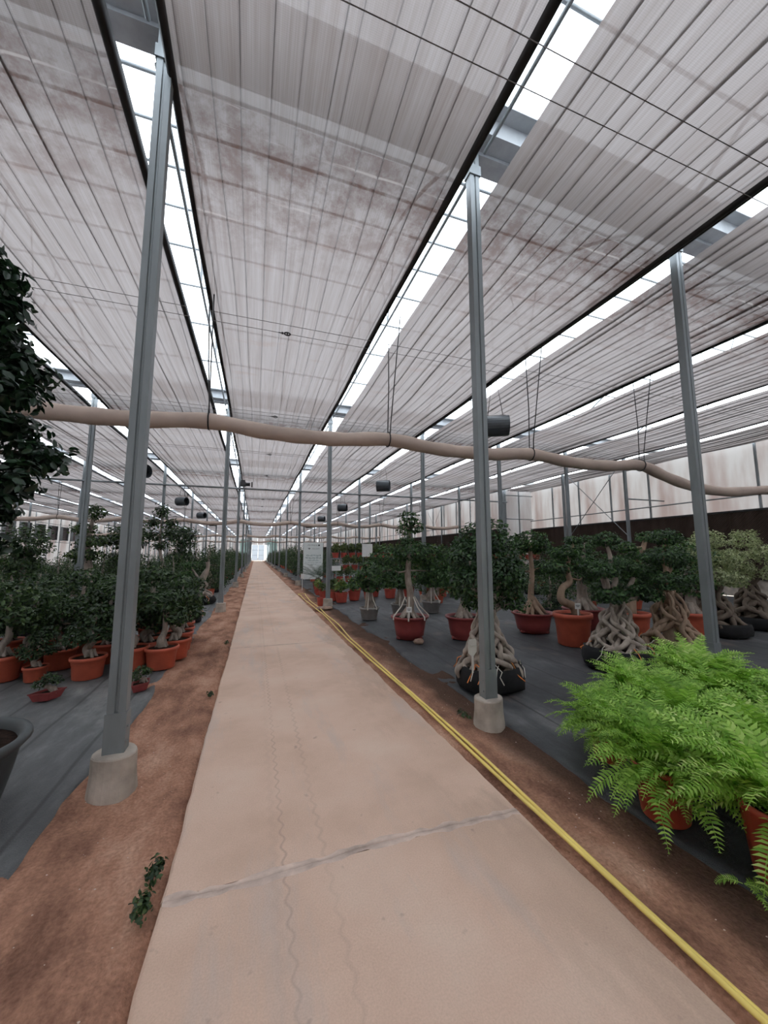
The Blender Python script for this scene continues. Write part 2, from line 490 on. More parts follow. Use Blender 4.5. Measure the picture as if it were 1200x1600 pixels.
# ---- concrete path: slabs with mortar joints
path = tag(empty('concrete_path', (0.63, 0, 0)), kind='structure')
PXL, PXR = -0.36, 1.62
JY = [2.15 + 4.95 * k for k in range(-2, 20)]
rg = random.Random(5)
for a, b in zip(JY[:-1], JY[1:]):
    n = max(4, int((b - a) / (0.12 if a < 12 else 0.8)))
    ys = [a + 0.012 + (b - a - 0.024) * i / n for i in range(n + 1)]
    V = []; Fc = []
    for y in ys:
        el = 0.004 * math.sin(y * 3.1) + rg.uniform(-0.006, 0.006); er = 0.004 * math.sin(y * 2.3 + 1) + rg.uniform(-0.010, 0.010)
        xl, xr = PXL + el - 0.63, PXR + er - 0.63
        V += [(xl, y, -0.12), (xl, y, -0.012), (xl + 0.014, y, 0.0), (xr - 0.014, y, 0.0), (xr, y, -0.012), (xr, y, -0.12)]
    for i in range(n):
        for k in range(5):
            p = i * 6 + k
            Fc.append((p + 1, p, p + 6, p + 7))
    Fc.append((0, 1, 2, 3, 4, 5)); e = n * 6
    Fc.append((e + 5, e + 4, e + 3, e + 2, e + 1, e))
    m_ = MB(); m_.add(V, Fc)
    obj('slab', m_.mesh('slab', M['path']), path)
for j, y in enumerate(JY[1:9]):
    m_ = MB(); V = []; n = 40 if y < 10 else 12
    wid = 0.036 if y < 4 else 0.010
    for i in range(n + 1):
        x = PXL + 0.01 + (PXR - PXL - 0.02) * i / n - 0.63
        c = y + 0.012 * math.sin(x * 4 + j) + rg.uniform(-.008, .008)
        w = wid * rg.uniform(0.5, 1.25)
        V += [(x, c - w, 0.0006), (x, c - w * 0.12, 0.004), (x, c, -0.02), (x, c + w * 0.12, 0.004), (x, c + w, 0.0006)]
    Fc = [(i * 5 + k, i * 5 + 5 + k, i * 5 + 6 + k, i * 5 + 1 + k) for i in range(n) for k in range(4)]
    m_.add(V, Fc)
    obj('mortar_joint', m_.mesh('mortar_joint', M['mortar'], True), path)

# ---- weed mats either side
def mat_z(side):
    def f(X, Y):
        edge = -1.09 if side < 0 else 2.31
        t = np.abs(X - edge)
        wob = (0.03 * np.sin(Y * 1.9 + side) + 0.012 * np.sin(Y * 5.3) + 0.008 * np.sin(Y * 11)) * np.clip(1 - t / 0.8, 0, 1)
        z = 0.010 * smooth_noise(X, Y, 4.5, 11 + side) + 0.009 * smooth_noise(X * 2.2, Y * 0.7, 9, 21 + side) - 0.014
        z = np.where(t < 0.01, -0.05, np.minimum(z, 0.004))
        return X + wob, Y, z
    return f
gy = np.concatenate([np.linspace(-9.5, 0.5, 8), np.linspace(0.7, 12, 160), np.linspace(12.4, 30, 50), np.linspace(32, 97, 24)])
gxl = np.concatenate([[-1.09], np.linspace(-1.105, -4.0, 60), np.linspace(-4.2, -19.9, 40)])
gxr = np.concatenate([[2.31], np.linspace(2.325, 7.5, 90), np.linspace(7.7, 17.2, 28)])
tag(obj('weed_mat', grid_mesh('weed_mat', gxl[::-1], gy, mat_z(-1), M['cloth_l'])), kind='structure')
tag(obj('weed_mat', grid_mesh('weed_mat', gxr, gy, mat_z(1), M['cloth_r'])), kind='structure')

# ---- roof: clear film arches between gutter rows, hoops and purlins under it
ceiling = tag(empty('ceiling', (0, 44, 6.2)), kind='structure')
def arch(u):                              # u 0..1 over a span: height over the gutter
    return 6.25 + 1.7 * math.sin(math.pi * u) ** 0.85
NA = 14
film_me = None
m_ = MB(); V = []
for i in range(NA + 1):
    u = i / NA
    V += [(X_LEFT - 0.2, u * ROWP, arch(u)), (X_RIGHT + 0.2, u * ROWP, arch(u))]
m_.add(V, [(2 * i, 2 * i + 1, 2 * i + 3, 2 * i + 2) for i in range(NA)])
film_me = m_.mesh('roof_film', M['film'], True)
pur = MB(); pur.tube([(X_LEFT, 0, 0), (X_RIGHT, 0, 0)], 0.022, 6)
pur_me = pur.mesh('purlin', M['galv'], True)
for r in range(-2, 11):
    y0 = row(r)
    obj('roof_film', film_me, ceiling, (0, y0 - 44, -6.2))
    for i in range(1, 9):
        u = i / 9
        obj('purlin', pur_me, ceiling, (0, y0 + u * ROWP - 44, arch(u) - 0.05 - 6.2))
# gutters along the rows
gm = MB()
gm.box(((X_LEFT + X_RIGHT) / 2, 0, 6.10), (X_RIGHT - X_LEFT, 0.40, 0.02))
for s in (-1, 1):
    gm.box(((X_LEFT + X_RIGHT) / 2, s * 0.21, 6.20), (X_RIGHT - X_LEFT, 0.02, 0.22))
    gm.box(((X_LEFT + X_RIGHT) / 2, s * 0.29, 6.30), (X_RIGHT - X_LEFT, 0.16, 0.02))
gm.box(((X_LEFT + X_RIGHT) / 2, 0.0, 6.07), (X_RIGHT - X_LEFT, 0.06, 0.05))
gut_me = gm.mesh('gutter', M['beam'])
for r in range(-1, 12):
    obj('gutter', gut_me, ceiling, (0, row(r) - 44, -6.2 + 0.06))

# ---- roof trusses over every gap: hoop + tie tube + web struts (one per span and gap)
hp = MB(); hp.tube([(0, u * ROWP, arch(u) - 0.08) for u in np.linspace(0.02, 0.98, 15)], 0.028, 6)
hoop_me = hp.mesh('hoop', M['galv'], True)
tb = MB(); tb.tube([(0, 0.15, 5.98), (0, ROWP - 0.15, 5.98)], 0.022, 6)
tie_me = tb.mesh('tie_tube', M['galv'], True)
def strut_mesh(a, b):
    m_ = MB(); m_.tube([a, b], 0.014, 5); return m_.mesh('web_strut', M['galv'])
webs = []
for u0, u1 in ((0.30, 0.36), (0.42, 0.36), (0.5, 0.5), (0.58, 0.64), (0.70, 0.64)):
    webs.append(strut_mesh((0, u0 * ROWP, arch(u0) - 0.08), (0, u1 * ROWP, 5.98)))
ORD = ['first', 'second', 'third', 'fourth', 'fifth', 'sixth', 'seventh', 'eighth', 'ninth', 'tenth', 'eleventh', 'twelfth']
def nth(i):
    n = i + 1
    if n <= 12: return ORD[i]
    return '%d%s' % (n, 'th' if 10 < n % 100 < 14 else {1: 'st', 2: 'nd', 3: 'rd'}.get(n % 10, 'th'))
def colphrase(k):
    if k == -1: return 'directly left of the path'
    if k == 0: return 'directly right of the path'
    return '%s column %s of the path' % ((ORD[-k - 1], 'left') if k < 0 else (ORD[k], 'right'))
for r in range(-1, 5):
    for k in range(-4, 5):
        t = empty('roof_truss', (gap(k) + 0.05, row(r), 0))
        where = ['front span', 'second span', 'third span', 'fourth span', 'fifth span', 'sixth span'][r + 1]
        tag(t, 'thin steel roof truss above the screen gap, %s, %s' % (colphrase(k), where), 'truss', 'roof trusses in the screen gaps')
        obj('hoop', hoop_me, t); obj('tie_tube', tie_me, t)
        if r < 3:
            for w in webs: obj('web_strut', w, t)

# ---- right side wall (two runs with a jog), studs, rails, cooling pad
def side_wall(name, x, y0, y1, step):
    w = tag(empty(name, (x, y0, 0)), kind='structure')
    n = max(1, round((y1 - y0) / step)); st = (y1 - y0) / n
    p = MB(); p.box((0.03, st / 2, 2.95), (0.012, st - 0.02, 5.9)); pm = p.mesh('panel', M['wall_film'])
    s = MB(); s.box((-0.03, 0, 2.95), (0.06, 0.07, 5.9)); sm = s.mesh('stud', M['galv'])
    for i in range(n):
        obj('panel', pm, w, (0, i * st, 0))
        obj('stud', sm, w, (0, i * st, 0))
    for z in (3.75, 5.75):
        m_ = MB(); m_.tube([(-0.09, 0, z), (-0.09, y1 - y0, z)], 0.03, 6); obj('rail', m_.mesh('rail', M['galv'], True), w)
    return w
side_wall('wall_right', X_RIGHT, Y_BACK, 20.44, 2.0)
side_wall('wall_right', X_RIGHT2, 20.33, Y_FAR, 2.1)
def cross_wall(name, y, x0, x1, step, door=None):
    w = tag(empty(name, (x0, y, 0)), kind='structure')
    n = max(1, round((x1 - x0) / step)); st = (x1 - x0) / n
    for i in range(n):
        a = x0 + i * st; b = a + st
        if door and a < door[1] and b > door[0]:
            z0 = 3.9
        else:
            z0 = 0.0
        p = MB(); p.box((i * st + st / 2, 0.03, (z0 + 5.9) / 2), (st - 0.02, 0.012, 5.9 - z0)); obj('panel', p.mesh('panel', M['wall_film']), w)
        if not (door and door[0] + 0.05 < a < door[1] - 0.05):
            s = MB(); s.box((i * st, -0.03, 2.95), (0.07, 0.06, 5.9)); obj('stud', s.mesh('stud', M['galv']), w)
    for z in (3.85, 5.4):
        m_ = MB(); m_.tube([(0, -0.09, z), (x1 - x0, -0.09, z)], 0.03, 6); obj('rail', m_.mesh('rail', M['galv'], True), w)
    return w
cross_wall('wall_right', 20.35, X_RIGHT2, X_RIGHT, 1.05)
DOOR = (-0.9, 2.1)
cross_wall('wall_far', Y_FAR, X_LEFT + 0.1, X_RIGHT2 - 0.1, 1.5, DOOR)
cross_wall('wall_back', Y_BACK, X_LEFT + 0.1, X_RIGHT - 0.1, 2.0)
# far door: two clear leaves
d = tag(empty('door_1', (0.6, Y_FAR, 0)), kind='structure')
for s in (-1, 1):
    m_ = MB(); m_.box((s * 0.74, 0, 1.95), (1.44, 0.02, 3.8)); obj('door_leaf', m_.mesh('door_leaf', M['door_film']), d)
    m_ = MB()
    for xx in (s * 0.05, s * 1.44): m_.box((xx, -0.03, 1.95), (0.06, 0.05, 3.8))
    for zz in (0.08, 1.3, 2.6, 3.82): m_.box((s * 0.74, -0.03, zz), (1.44, 0.05, 0.06))
    obj('door_frame', m_.mesh('door_frame', M['galv']), d)
# left wall: white plastic skirt and milky sheet above
w = tag(empty('wall_left', (X_LEFT, Y_BACK, 0)), kind='structure')
nl = 43; st = (Y_FAR - Y_BACK) / nl
p = MB(); p.box((-0.03, st / 2, 2.95), (0.012, st - 0.02, 5.9)); pm = p.mesh('panel', M['wall_film'])
s = MB(); s.box((0.03, 0, 2.95), (0.06, 0.07, 5.9)); sm = s.mesh('stud', M['galv'])
for i in range(nl):
    obj('panel', pm, w, (0, i * st, 0)); obj('stud', sm, w, (0, i * st, 0))
for z in (2.9, 4.8):
    m_ = MB(); m_.tube([(0.09, 0, z), (0.09, Y_FAR - Y_BACK, z)], 0.03, 6); obj('rail', m_.mesh('rail', M['galv'], True), w)

# brown wet pad along the right wall
for (x, y0, y1, lab) in ((X_RIGHT - 0.16, Y_BACK + 0.2, 20.2, 'long dark brown cooling pad along the near right wall'),
                         (X_RIGHT2 - 0.16, 20.7, 96, 'far dark brown cooling pad beyond the jog in the right wall')):
    t = tag(empty('cooling_pad', (x, y0, 0)), lab, 'cooling pad')
    n = int((y1 - y0) / 1.5); stp = (y1 - y0) / n
    p = MB(); p.box((0, stp / 2, 1.95), (0.15, stp - 0.012, 2.4)); pm = p.mesh('pad_section', M['pad'])
    for i in range(n): obj('pad_section', pm, t, (0, i * stp, 0))
    m_ = MB(); m_.box((0, (y1 - y0) / 2, 3.19), (0.2, y1 - y0, 0.07)); m_.box((0, (y1 - y0) / 2, 0.70), (0.2, y1 - y0, 0.1))
    obj('pad_frame', m_.mesh('pad_frame', M['dark']), t)
    m_ = MB(); m_.box((0.02, (y1 - y0) / 2, 0.325), (0.1, y1 - y0, 0.64)); obj('kerb', m_.mesh('kerb', M['conc']), t)

# ================================================================ SHADE SCREENS
SW = GP - 0.43
def screen_mesh(seed, y0, y1, xsc=1.0):
    rgn = np.random.RandomState(seed)
    nf = 12
    fo = (np.arange(nf) + 0.5 + rgn.uniform(-0.18, 0.18, nf)) / nf * SW
    xs = [0.0]
    fold_ix = []
    for q, f in enumerate(fo):
        xs += [f - 0.030, f - 0.006, f, f + 0.006, f + 0.030]
        nx_ = fo[q + 1] if q + 1 < nf else SW
        xs.append((f + nx_) / 2)
    xs.append(SW)
    xs = np.array(sorted(xs))
    dep = np.zeros(len(xs)); fid = np.full(len(xs), -1)
    for q, f in enumerate(fo):
        dq = rgn.uniform(0.022, 0.05)
        for i, x in enumerate(xs):
            if abs(x - f) < 0.001: dep[i] = -dq; fid[i] = q
            elif abs(abs(x - f) - 0.006) < 0.001: dep[i] = -dq * 0.16; fid[i] = q
            elif abs(abs(x - f) - 0.030) < 0.001: dep[i] = -dq * 0.03; fid[i] = q
    amp = rgn.uniform(0.012, 0.035, nf); fr = rgn.uniform(0.35, 0.9, nf); ph = rgn.uniform(0, 6.3, nf)
    ys = np.concatenate([np.arange(y0, 14, 0.28), np.arange(14, min(32, y1), 0.7), np.linspace(32, y1, 40) if y1 > 32 else np.array([y1])])
    V = np.zeros((len(ys), len(xs), 3))
    for j, y in enumerate(ys):
        wob = np.where(fid >= 0, amp[fid] * np.sin(fr[fid] * y + ph[fid]) + 0.4 * amp[fid] * np.sin(2.3 * fr[fid] * y), 0)
        V[j, :, 0] = (xs + wob) * xsc
        V[j, :, 1] = y
        sag = -0.035 * (1 - np.cos(2 * math.pi * (y - 2.05) / 4.42)) * 0.5
        V[j, :, 2] = SCREEN_Z + dep * (1 + 0.35 * np.sin(y * 0.9 + ph[fid])) + sag - 0.03 * np.sin(math.pi * xs / SW)
    nx = len(xs)
    i, j = np.meshgrid(np.arange(nx - 1), np.arange(len(ys) - 1))
    a = (j * nx + i).ravel()
    F = np.stack([a, a + 1, a + nx + 1, a + nx], -1)
    return np_mesh('shade_cloth', V.reshape(-1, 3), F, M['screen'], False)
sc_me = [screen_mesh(3, Y_BACK + 0.3, 97.0), screen_mesh(8, Y_BACK + 0.3, 97.0), screen_mesh(15, Y_BACK + 0.3, 97.0)]
def edge_mesh(r, x):
    m_ = MB()
    pts = [(x + 0.012 * math.sin(y * 0.8), y, SCREEN_Z - 0.01 + 0.012 * math.sin(y * 1.3)) for y in np.concatenate([np.arange(Y_BACK + 0.3, 20, 0.7), np.linspace(21, 97, 30)])]
    m_.tube(pts, r, 6); return m_.mesh('edge_bar', M['dark'], True)
bar_r = edge_mesh(0.048, SW); bar_l = edge_mesh(0.036, 0.0); bar_r2 = edge_mesh(0.022, SW + 0.075)
for k in range(-7, 5):
    x0 = gap(k) + 0.215
    if k == -1: lab = 'pleated grey shade screen stretched above the concrete path'
    elif k < -1: lab = 'pleated grey shade screen, %s one left of the path screen' % ORD[-k - 2]
    else: lab = 'pleated grey shade screen, %s one right of the path screen' % ORD[k]
    t = tag(empty('shade_screen', (x0, 0, 0)), lab, 'shade screen', 'shade screens under the roof')
    if k == 4:
        obj('shade_cloth', screen_mesh(8, Y_BACK + 0.3, 20.1, 0.70), t)
        continue
    obj('shade_cloth', sc_me[(k + 7) % 3], t)
    obj('edge_bar', bar_r, t)
    if k in (-1, -2): obj('edge_bar', bar_l, t)
    if k >= 0: obj('edge_bar', bar_r2, t)

# screen support wires, in pairs across the house, with a tensioner over the path
wm = MB(); wm.tube([(X_LEFT, 0, 0), (X_RIGHT2, 0, 0)], 0.0045, 5); wire_me = wm.mesh('support_wire', M['wire'])
tm = MB()
tm.tube([(-0.10, 0, 0), (-0.02, 0, 0)], 0.008, 6)
tm.tube([(0.055 + 0.055 * math.cos(a), 0, 0.028 * math.sin(a)) for a in np.linspace(0, 2 * math.pi, 15)], 0.011, 6, False)
tm.box((0.055, 0, 0), (0.02, 0.022, 0.06)); tm.box((-0.03, 0, 0), (0.03, 0.03, 0.03))
ten_me = tm.mesh('wire_tensioner', M['dark'], True)
for q in range(0, 9):
    y = 2.0 + 4.42 * q
    for s in (0, 1):
        o = obj('support_wire', wire_me, None, (0, y + 0.27 * s, SCREEN_Z - 0.085))
        tag(o, 'thin %s wire of the %s pair crossing under the shade screens' % (('nearer', 'farther')[s], ORD[q]), 'wire', 'screen support wires')
    if q >= 1:
        tag(obj('wire_tensioner', ten_me, None, (0.36, y + 0.27, SCREEN_Z - 0.085)), 'small dark wire tensioner above the path, on the %s wire pair' % ORD[q], 'tensioner', 'wire tensioners above the path')

# ================================================================ POSTS
pm_ = MB()                                   # channel-section shaft
W, D_, lip = 0.058, 0.046, 0.012
prof = [(-W, -D_), (-lip, -D_), (-lip + .006, -D_ + 0.014), (lip - .006, -D_ + 0.014), (lip, -D_), (W, -D_), (W, D_), (lip, D_), (lip - .006, D_ - 0.014), (-lip + .006, D_ - 0.014), (-lip, D_), (-W, D_)]
n = len(prof)
V = [(x, y, 0.15) for x, y in prof] + [(x, y, 6.15) for x, y in prof]
pm_.add(V, [(i, (i + 1) % n, n + (i + 1) % n, n + i) for i in range(n)])
shaft_me = pm_.mesh('shaft', M['galv'])
sl = MB(); sl.box((0, 0, 0.36), (0.132, 0.106, 0.28))
sl.tube([(-0.075, -0.02, 0.40), (0.075, -0.02, 0.40)], 0.008, 6); sl.tube([(-0.075, -0.02, 0.30), (0.075, -0.02, 0.30)], 0.008, 6)
sleeve_me = sl.mesh('foot_sleeve', M['galv'])
rgw = np.random.RandomState(2)
def foot_mesh(s):
    m_ = MB()
    ph = [random.Random(s).uniform(0, 6) for _ in range(3)]
    wob = lambda a, z: 1 + 0.05 * math.sin(2 * a + ph[0]) + 0.03 * math.sin(3 * a + ph[1]) + (0.05 if z < 0.02 else 0)
    m_.lathe([(0.145, -0.1), (0.142, 0.0), (0.138, 0.10), (0.136, 0.222), (0.130, 0.232), (0.06, 0.236), (0.001, 0.236)], 18, wob=wob)
    return m_.mesh('concrete_footing', M['conc'], False)
foot_me = [foot_mesh(s) for s in (1, 2, 3)]
br = MB(); br.box((0, 0, 5.86), (0.145, 0.12, 0.12)); brk_me = br.mesh('head_bracket', M['galv'])
rows_word = ['front row', 'second row', 'third row', 'fourth row', 'fifth row', 'sixth row', 'seventh row', 'eighth row', 'ninth row', 'tenth row', 'eleventh row']
for r in range(0, 11):
    for k in range(-6, 5):
        if r == 0 and (k < -1 or k > 2): continue
        t = empty('roof_post', (postx(k), row(r), 0))
        tag(t, 'grey galvanised steel roof post, %s, %s' % (colphrase(k), rows_word[r]), 'post', 'roof posts')
        obj('shaft', shaft_me, t); obj('foot_sleeve', sleeve_me, t)
        obj('concrete_footing', foot_me[(r + k) % 3], t, rz=(r * 7 + k) * 0.7)
        obj('head_bracket', brk_me, t)
# intermediate side posts with cross bracing near the right wall
for (yy, wd) in ((15.2, 'nearer'), (28.6 + 3.4, 'farther')):
    t = tag(empty('side_post', (gap(4), yy, 0)), 'grey intermediate steel post holding the %s crossed brace rods' % wd, 'post', 'side posts')
    obj('shaft', shaft_me, t); obj('concrete_footing', foot_me[0], t)
for (ya, yb, wd) in ((row(1), 15.2, 'nearer'), (row(3), 32.0, 'farther')):
    for s in (0, 1):
        m_ = MB(); za, zb = (5.75, 2.3) if s == 0 else (2.3, 5.75)
        m_.tube([(0.06 + 0.03 * s, 0.05, za), (0.06 + 0.03 * s, yb - ya - 0.05, zb)], 0.016, 6)
        o = obj('brace_rod', m_.mesh('brace_rod', M['galv']), None, (gap(4), ya, 0))
        tag(o, 'thin diagonal brace rod of the %s cross, %s toward the camera' % (wd, ('rising', 'falling')[s]), 'brace', 'crossed brace rods by the right wall')
    m_ = MB(); m_.tube([(0.07, 0.05, 2.3), (0.07, (yb - ya) * 0.45, 0.9)], 0.022, 6); m_.tube([(0.07, yb - ya - 0.05, 2.3), (0.07, (yb - ya) * 0.55, 0.9)], 0.022, 6)
# tie pipe across the house on the third post row
m_ = MB(); m_.tube([(X_LEFT, 0, 0), (X_RIGHT2, 0, 0)], 0.042, 8)
tag(obj('tie_pipe', m_.mesh('tie_pipe', M['galv'], True), None, (0, row(2) - 0.10, 4.92)), 'long thin horizontal steel pipe spanning the house on the third post row', 'pipe')
for z, x1 in ((3.95, X_RIGHT - 0.1),):
    m_ = MB(); m_.tube([(0, 0, 0), (x1 - gap(4), 0, 0)], 0.03, 8)
    tag(obj('side_rail', m_.mesh('side_rail', M['galv'], True), None, (gap(4) + 0.06, row(1), z)), 'short steel rail from side post to the right wall, second row', 'rail')
# cluster of dark motor on the path screen near third row
m_ = MB(); m_.box((0, 0, 0), (0.26, 0.2, 0.24)); m_.tube([(0.13, 0, 0), (0.34, 0, 0.0)], 0.09, 10); m_.tube([(0.40, 0, -0.0), (0.46, 0, 0)], 0.14, 12); m_.box((0, 0, 0.16), (0.2, 0.12, 0.1))
tag(obj('screen_motor', m_.mesh('screen_motor', M['dark']), None, (-0.72, row(2) - 0.1, 5.15)), 'dark screen drive motor fixed beside the long tie pipe', 'motor')

# ================================================================ AIR DUCTS on ropes
def duct(idx, y, pts, ropes, lab):
    sag = []
    P = catmull(pts, 10)
    n = len(P)
    m_ = MB()
    m_.tube(P, [0.125 + 0.006 * math.sin(i * 0.7) for i in range(n)], 14)
    t = tag(empty('air_duct', (0, y, 0)), lab, 'air duct', 'beige air ducts')
    obj('duct_sleeve', m_.mesh('duct_sleeve', M['duct'], True), t)
    for (x, z, dx0, dx1) in ropes:
        m_ = MB()
        loop = [(x, 0.135 * math.cos(a), z + 0.135 * math.sin(a)) for a in np.linspace(-math.pi / 2, math.pi * 1.5, 17)]
        m_.tube(loop, 0.012, 5, False)
        m_.tube([(x, 0.02, z + 0.12), (x + dx0 * 0.5, 0.0, z + 1.0), (x + dx0, 0.05, 5.98)], 0.011, 5)
        m_.tube([(x, -0.10, z - 0.05), (x + dx1 * 0.2, -0.09, z + 0.3), (x + dx1, -0.35, 5.98)], 0.011, 5)
        obj('hanging_rope', m_.mesh('hanging_rope', M['dark']), t)
def sagged(xs, z, s):
    out = []
    for a, b in zip(xs[:-1], xs[1:]):
        out += [(a, 0, z), (a * 0.72 + b * 0.28, 0, z - s * 0.8), (a * 0.5 + b * 0.5, 0, z - s), (a * 0.28 + b * 0.72, 0, z - s * 0.8)]
    out.append((xs[-1], 0, z))
    return out
rx = [-17.1, -13.9, -10.7, -7.3, -4.1, -0.78, 2.27, 5.5, 8.75]
pts = sagged(rx, 3.72, 0.10) + [(9.6, 0, 3.50), (10.6, 0, 3.30), (11.9, 0, 3.24), (13.6, 0, 3.38), (15.2, 0, 3.45), (17.1, 0, 3.45)]
duct(0, 6.4, pts, [(x, 3.72, -0.10, 0.02) if x < 1 else (x, 3.72, 0.03, 0.12) for x in rx], 'long beige fabric air duct sagging across the foreground under the screens')
for q, y in enumerate((26.0, 45.6, 65.0)):
    xs = [gap(k) for k in range(-6, 5)]
    duct(q + 1, y, sagged(xs, 3.72, 0.16), [(x, 3.72, -0.1, 0.2) for x in xs], 'beige fabric air duct across the house, %s one beyond the foreground duct' % ORD[q])

# ================================================================ HANGING FANS
fm = MB(); N = 24
fm.lathe([(0.205, -0.26), (0.218, -0.26), (0.218, 0.26), (0.205, 0.26), (0.205, -0.26)], N, capb=False)
fan_me = fm.mesh('fan_housing', M['fan'], True)
for p in fan_me.polygons: p.use_smooth = False
bl = MB()
for q in range(5):
    a = q * 2 * math.pi / 5
    c, s = math.cos(a), math.sin(a)
    pts_ = [(0.03, -0.03, 0.02), (0.19, -0.06, 0.05), (0.19, 0.06, -0.03), (0.03, 0.03, -0.02)]
    bl.add([(x * c - y * s, x * s + y * c, z) for x, y, z in pts_], [(0, 1, 2, 3)])
bl.lathe([(0.05, -0.08), (0.05, 0.12), (0.001, 0.12)], 12)
bl.box((0, 0, 0.1), (0.4, 0.015, 0.015)); bl.box((0, 0, 0.1), (0.015, 0.4, 0.015))
blade_me = bl.mesh('fan_blades', M['dark'])
hg = MB(); hg.tube([(0.0, -0.16, 0.2), (0, -0.05, 1.0), (0, 0, 1.115)], 0.009, 5); hg.tube([(0, 0.16, 0.2), (0, 0.05, 1.0), (0, 0, 1.115)], 0.009, 5); hg.box((0, 0, 0.22), (0.06, 0.42, 0.02))
hang_me = hg.mesh('fan_hanger', M['wire'])
for side, xf, names in ((1, gap(1) + 0.05, 'right'), (-1, gap(-2) + 0.05, 'left')):
    for q in range(0, 5):
        y = 7.5 + 8.55 * q
        t = tag(empty('circulation_fan', (xf, y, 4.70), R(62), 1.15), 'dark grey drum fan hanging %s of the path, %s from the camera' % (names, ORD[q]), 'fan', 'hanging circulation fans')
        a = obj('fan_housing', fan_me, t); a.rotation_euler = (R(90), 0, 0)
        b = obj('fan_blades', blade_me, t); b.rotation_euler = (R(90), 0, 0)
        obj('fan_hanger', hang_me, t)
# exhaust fans in the left wall
eh = MB()
eh.box((0, 0, 0.72), (0.25, 1.45, 0.06)); eh.box((0, 0, -0.72), (0.25, 1.45, 0.06)); eh.box((0, 0.70, 0), (0.25, 0.06, 1.45)); eh.box((0, -0.70, 0), (0.25, 0.06, 1.45))
eh_me = eh.mesh('fan_frame', M['galv'])
lv = MB()
for q in range(7): lv.box((0.02 * (q % 2), 0, -0.58 + q * 0.193), (0.05, 1.34, 0.18))
lv_me = lv.mesh('fan_louver', M['louver'])
for q in range(0, 24):
    t = tag(empty('exhaust_fan', (X_LEFT + 0.18, 26 + 2.5 * q, 3.85)), 'square dark louvred exhaust fan in the left wall, %s from the camera' % nth(q), 'exhaust fan', 'exhaust fans along the left wall')
    obj('fan_frame', eh_me, t); obj('fan_louver', lv_me, t)

# ================================================================ PLANT PARTS
def leaf_mesh(name, pads, count, size, mat, seed, aspect=0.5, shell=0.62, upbias=0.6, droop=0.0, far=False):
    """folded two-triangle leaves filling a set of ellipsoid pads (cx,cy,cz,rx,ry,rz)"""
    rg_ = np.random.RandomState(seed)
    vol = np.array([(p[3] * p[4] + p[4] * p[5] + p[3] * p[5]) for p in pads]); vol = vol / vol.sum()
    P = []; Nn = []
    for p, w_ in zip(pads, vol):
        n_ = max(8, int(count * w_))
        d_ = rg_.normal(size=(n_, 3)); d_ /= np.linalg.norm(d_, axis=1)[:, None]
        rr = (shell + (1 - shell) * rg_.uniform(size=n_)) ** 0.8
        lump = 1 + 0.16 * np.sin(d_[:, 0] * 5 + p[0] * 9) * np.sin(d_[:, 1] * 5 + p[1] * 7) + 0.12 * np.sin(d_[:, 2] * 6 + p[2] * 5)
        rr = rr * lump * (1 + 0.10 * rg_.normal(size=n_).clip(-1, 2))
        P.append(d_ * rr[:, None] * np.array(p[3:6]) + np.array(p[:3])); Nn.append(d_)
    P = np.concatenate(P); Nn = np.concatenate(Nn)
    n_ = len(P)
    nr = Nn * 0.8 + rg_.normal(size=(n_, 3)) * 0.55 + np.array([0, 0, upbias]); nr /= np.linalg.norm(nr, axis=1)[:, None]
    dr = Nn * 0.5 + rg_.normal(size=(n_, 3)) + np.array([0, 0, -droop]); dr -= nr * (dr * nr).sum(1)[:, None]; dr /= np.linalg.norm(dr, axis=1)[:, None]
    sd = np.cross(dr, nr)
    L = size * rg_.uniform(0.65, 1.3, n_)[:, None]; Wd = L * aspect * 0.5
    base = P - dr * L * 0.5
    def at(f, w_, lift): return base + dr * L * f + sd * Wd * w_ + nr * (Wd * lift)
    if far:
        V_ = np.stack([base, at(.5, 1, .35), at(1, 0, -.3), at(.5, -1, .35)], 1).reshape(-1, 3); k_ = 4
        tri = [(0, 1, 2), (0, 2, 3)]
    else:
        V_ = np.stack([base, at(.32, .9, .3), at(.72, .85, .2), at(1, 0, -.4), at(.72, -.85, .2), at(.32, -.9, .3)], 1).reshape(-1, 3); k_ = 6
        tri = [(0, 1, 2), (0, 2, 3), (0, 3, 4), (0, 4, 5)]
    b_ = np.arange(n_) * k_
    T = np.concatenate([np.stack([b_ + q for q in f], 1) for f in tri])
    return np_mesh(name, V_, T, mat, False)

def branch_to(m_, a, b, r0, r1, seed, n=7, bend=0.12):
    rg_ = random.Random(seed)
    a = Vector(a); b = Vector(b); L = (b - a).length
    mid = [a.lerp(b, t) + Vector((rg_.uniform(-1, 1), rg_.uniform(-1, 1), rg_.uniform(-.5, .8))) * L * bend for t in (0.35, 0.7)]
    P = catmull([a] + mid + [b], 4)
    m_.tube(P, lerp_list([r0, r1], len(P)), n)

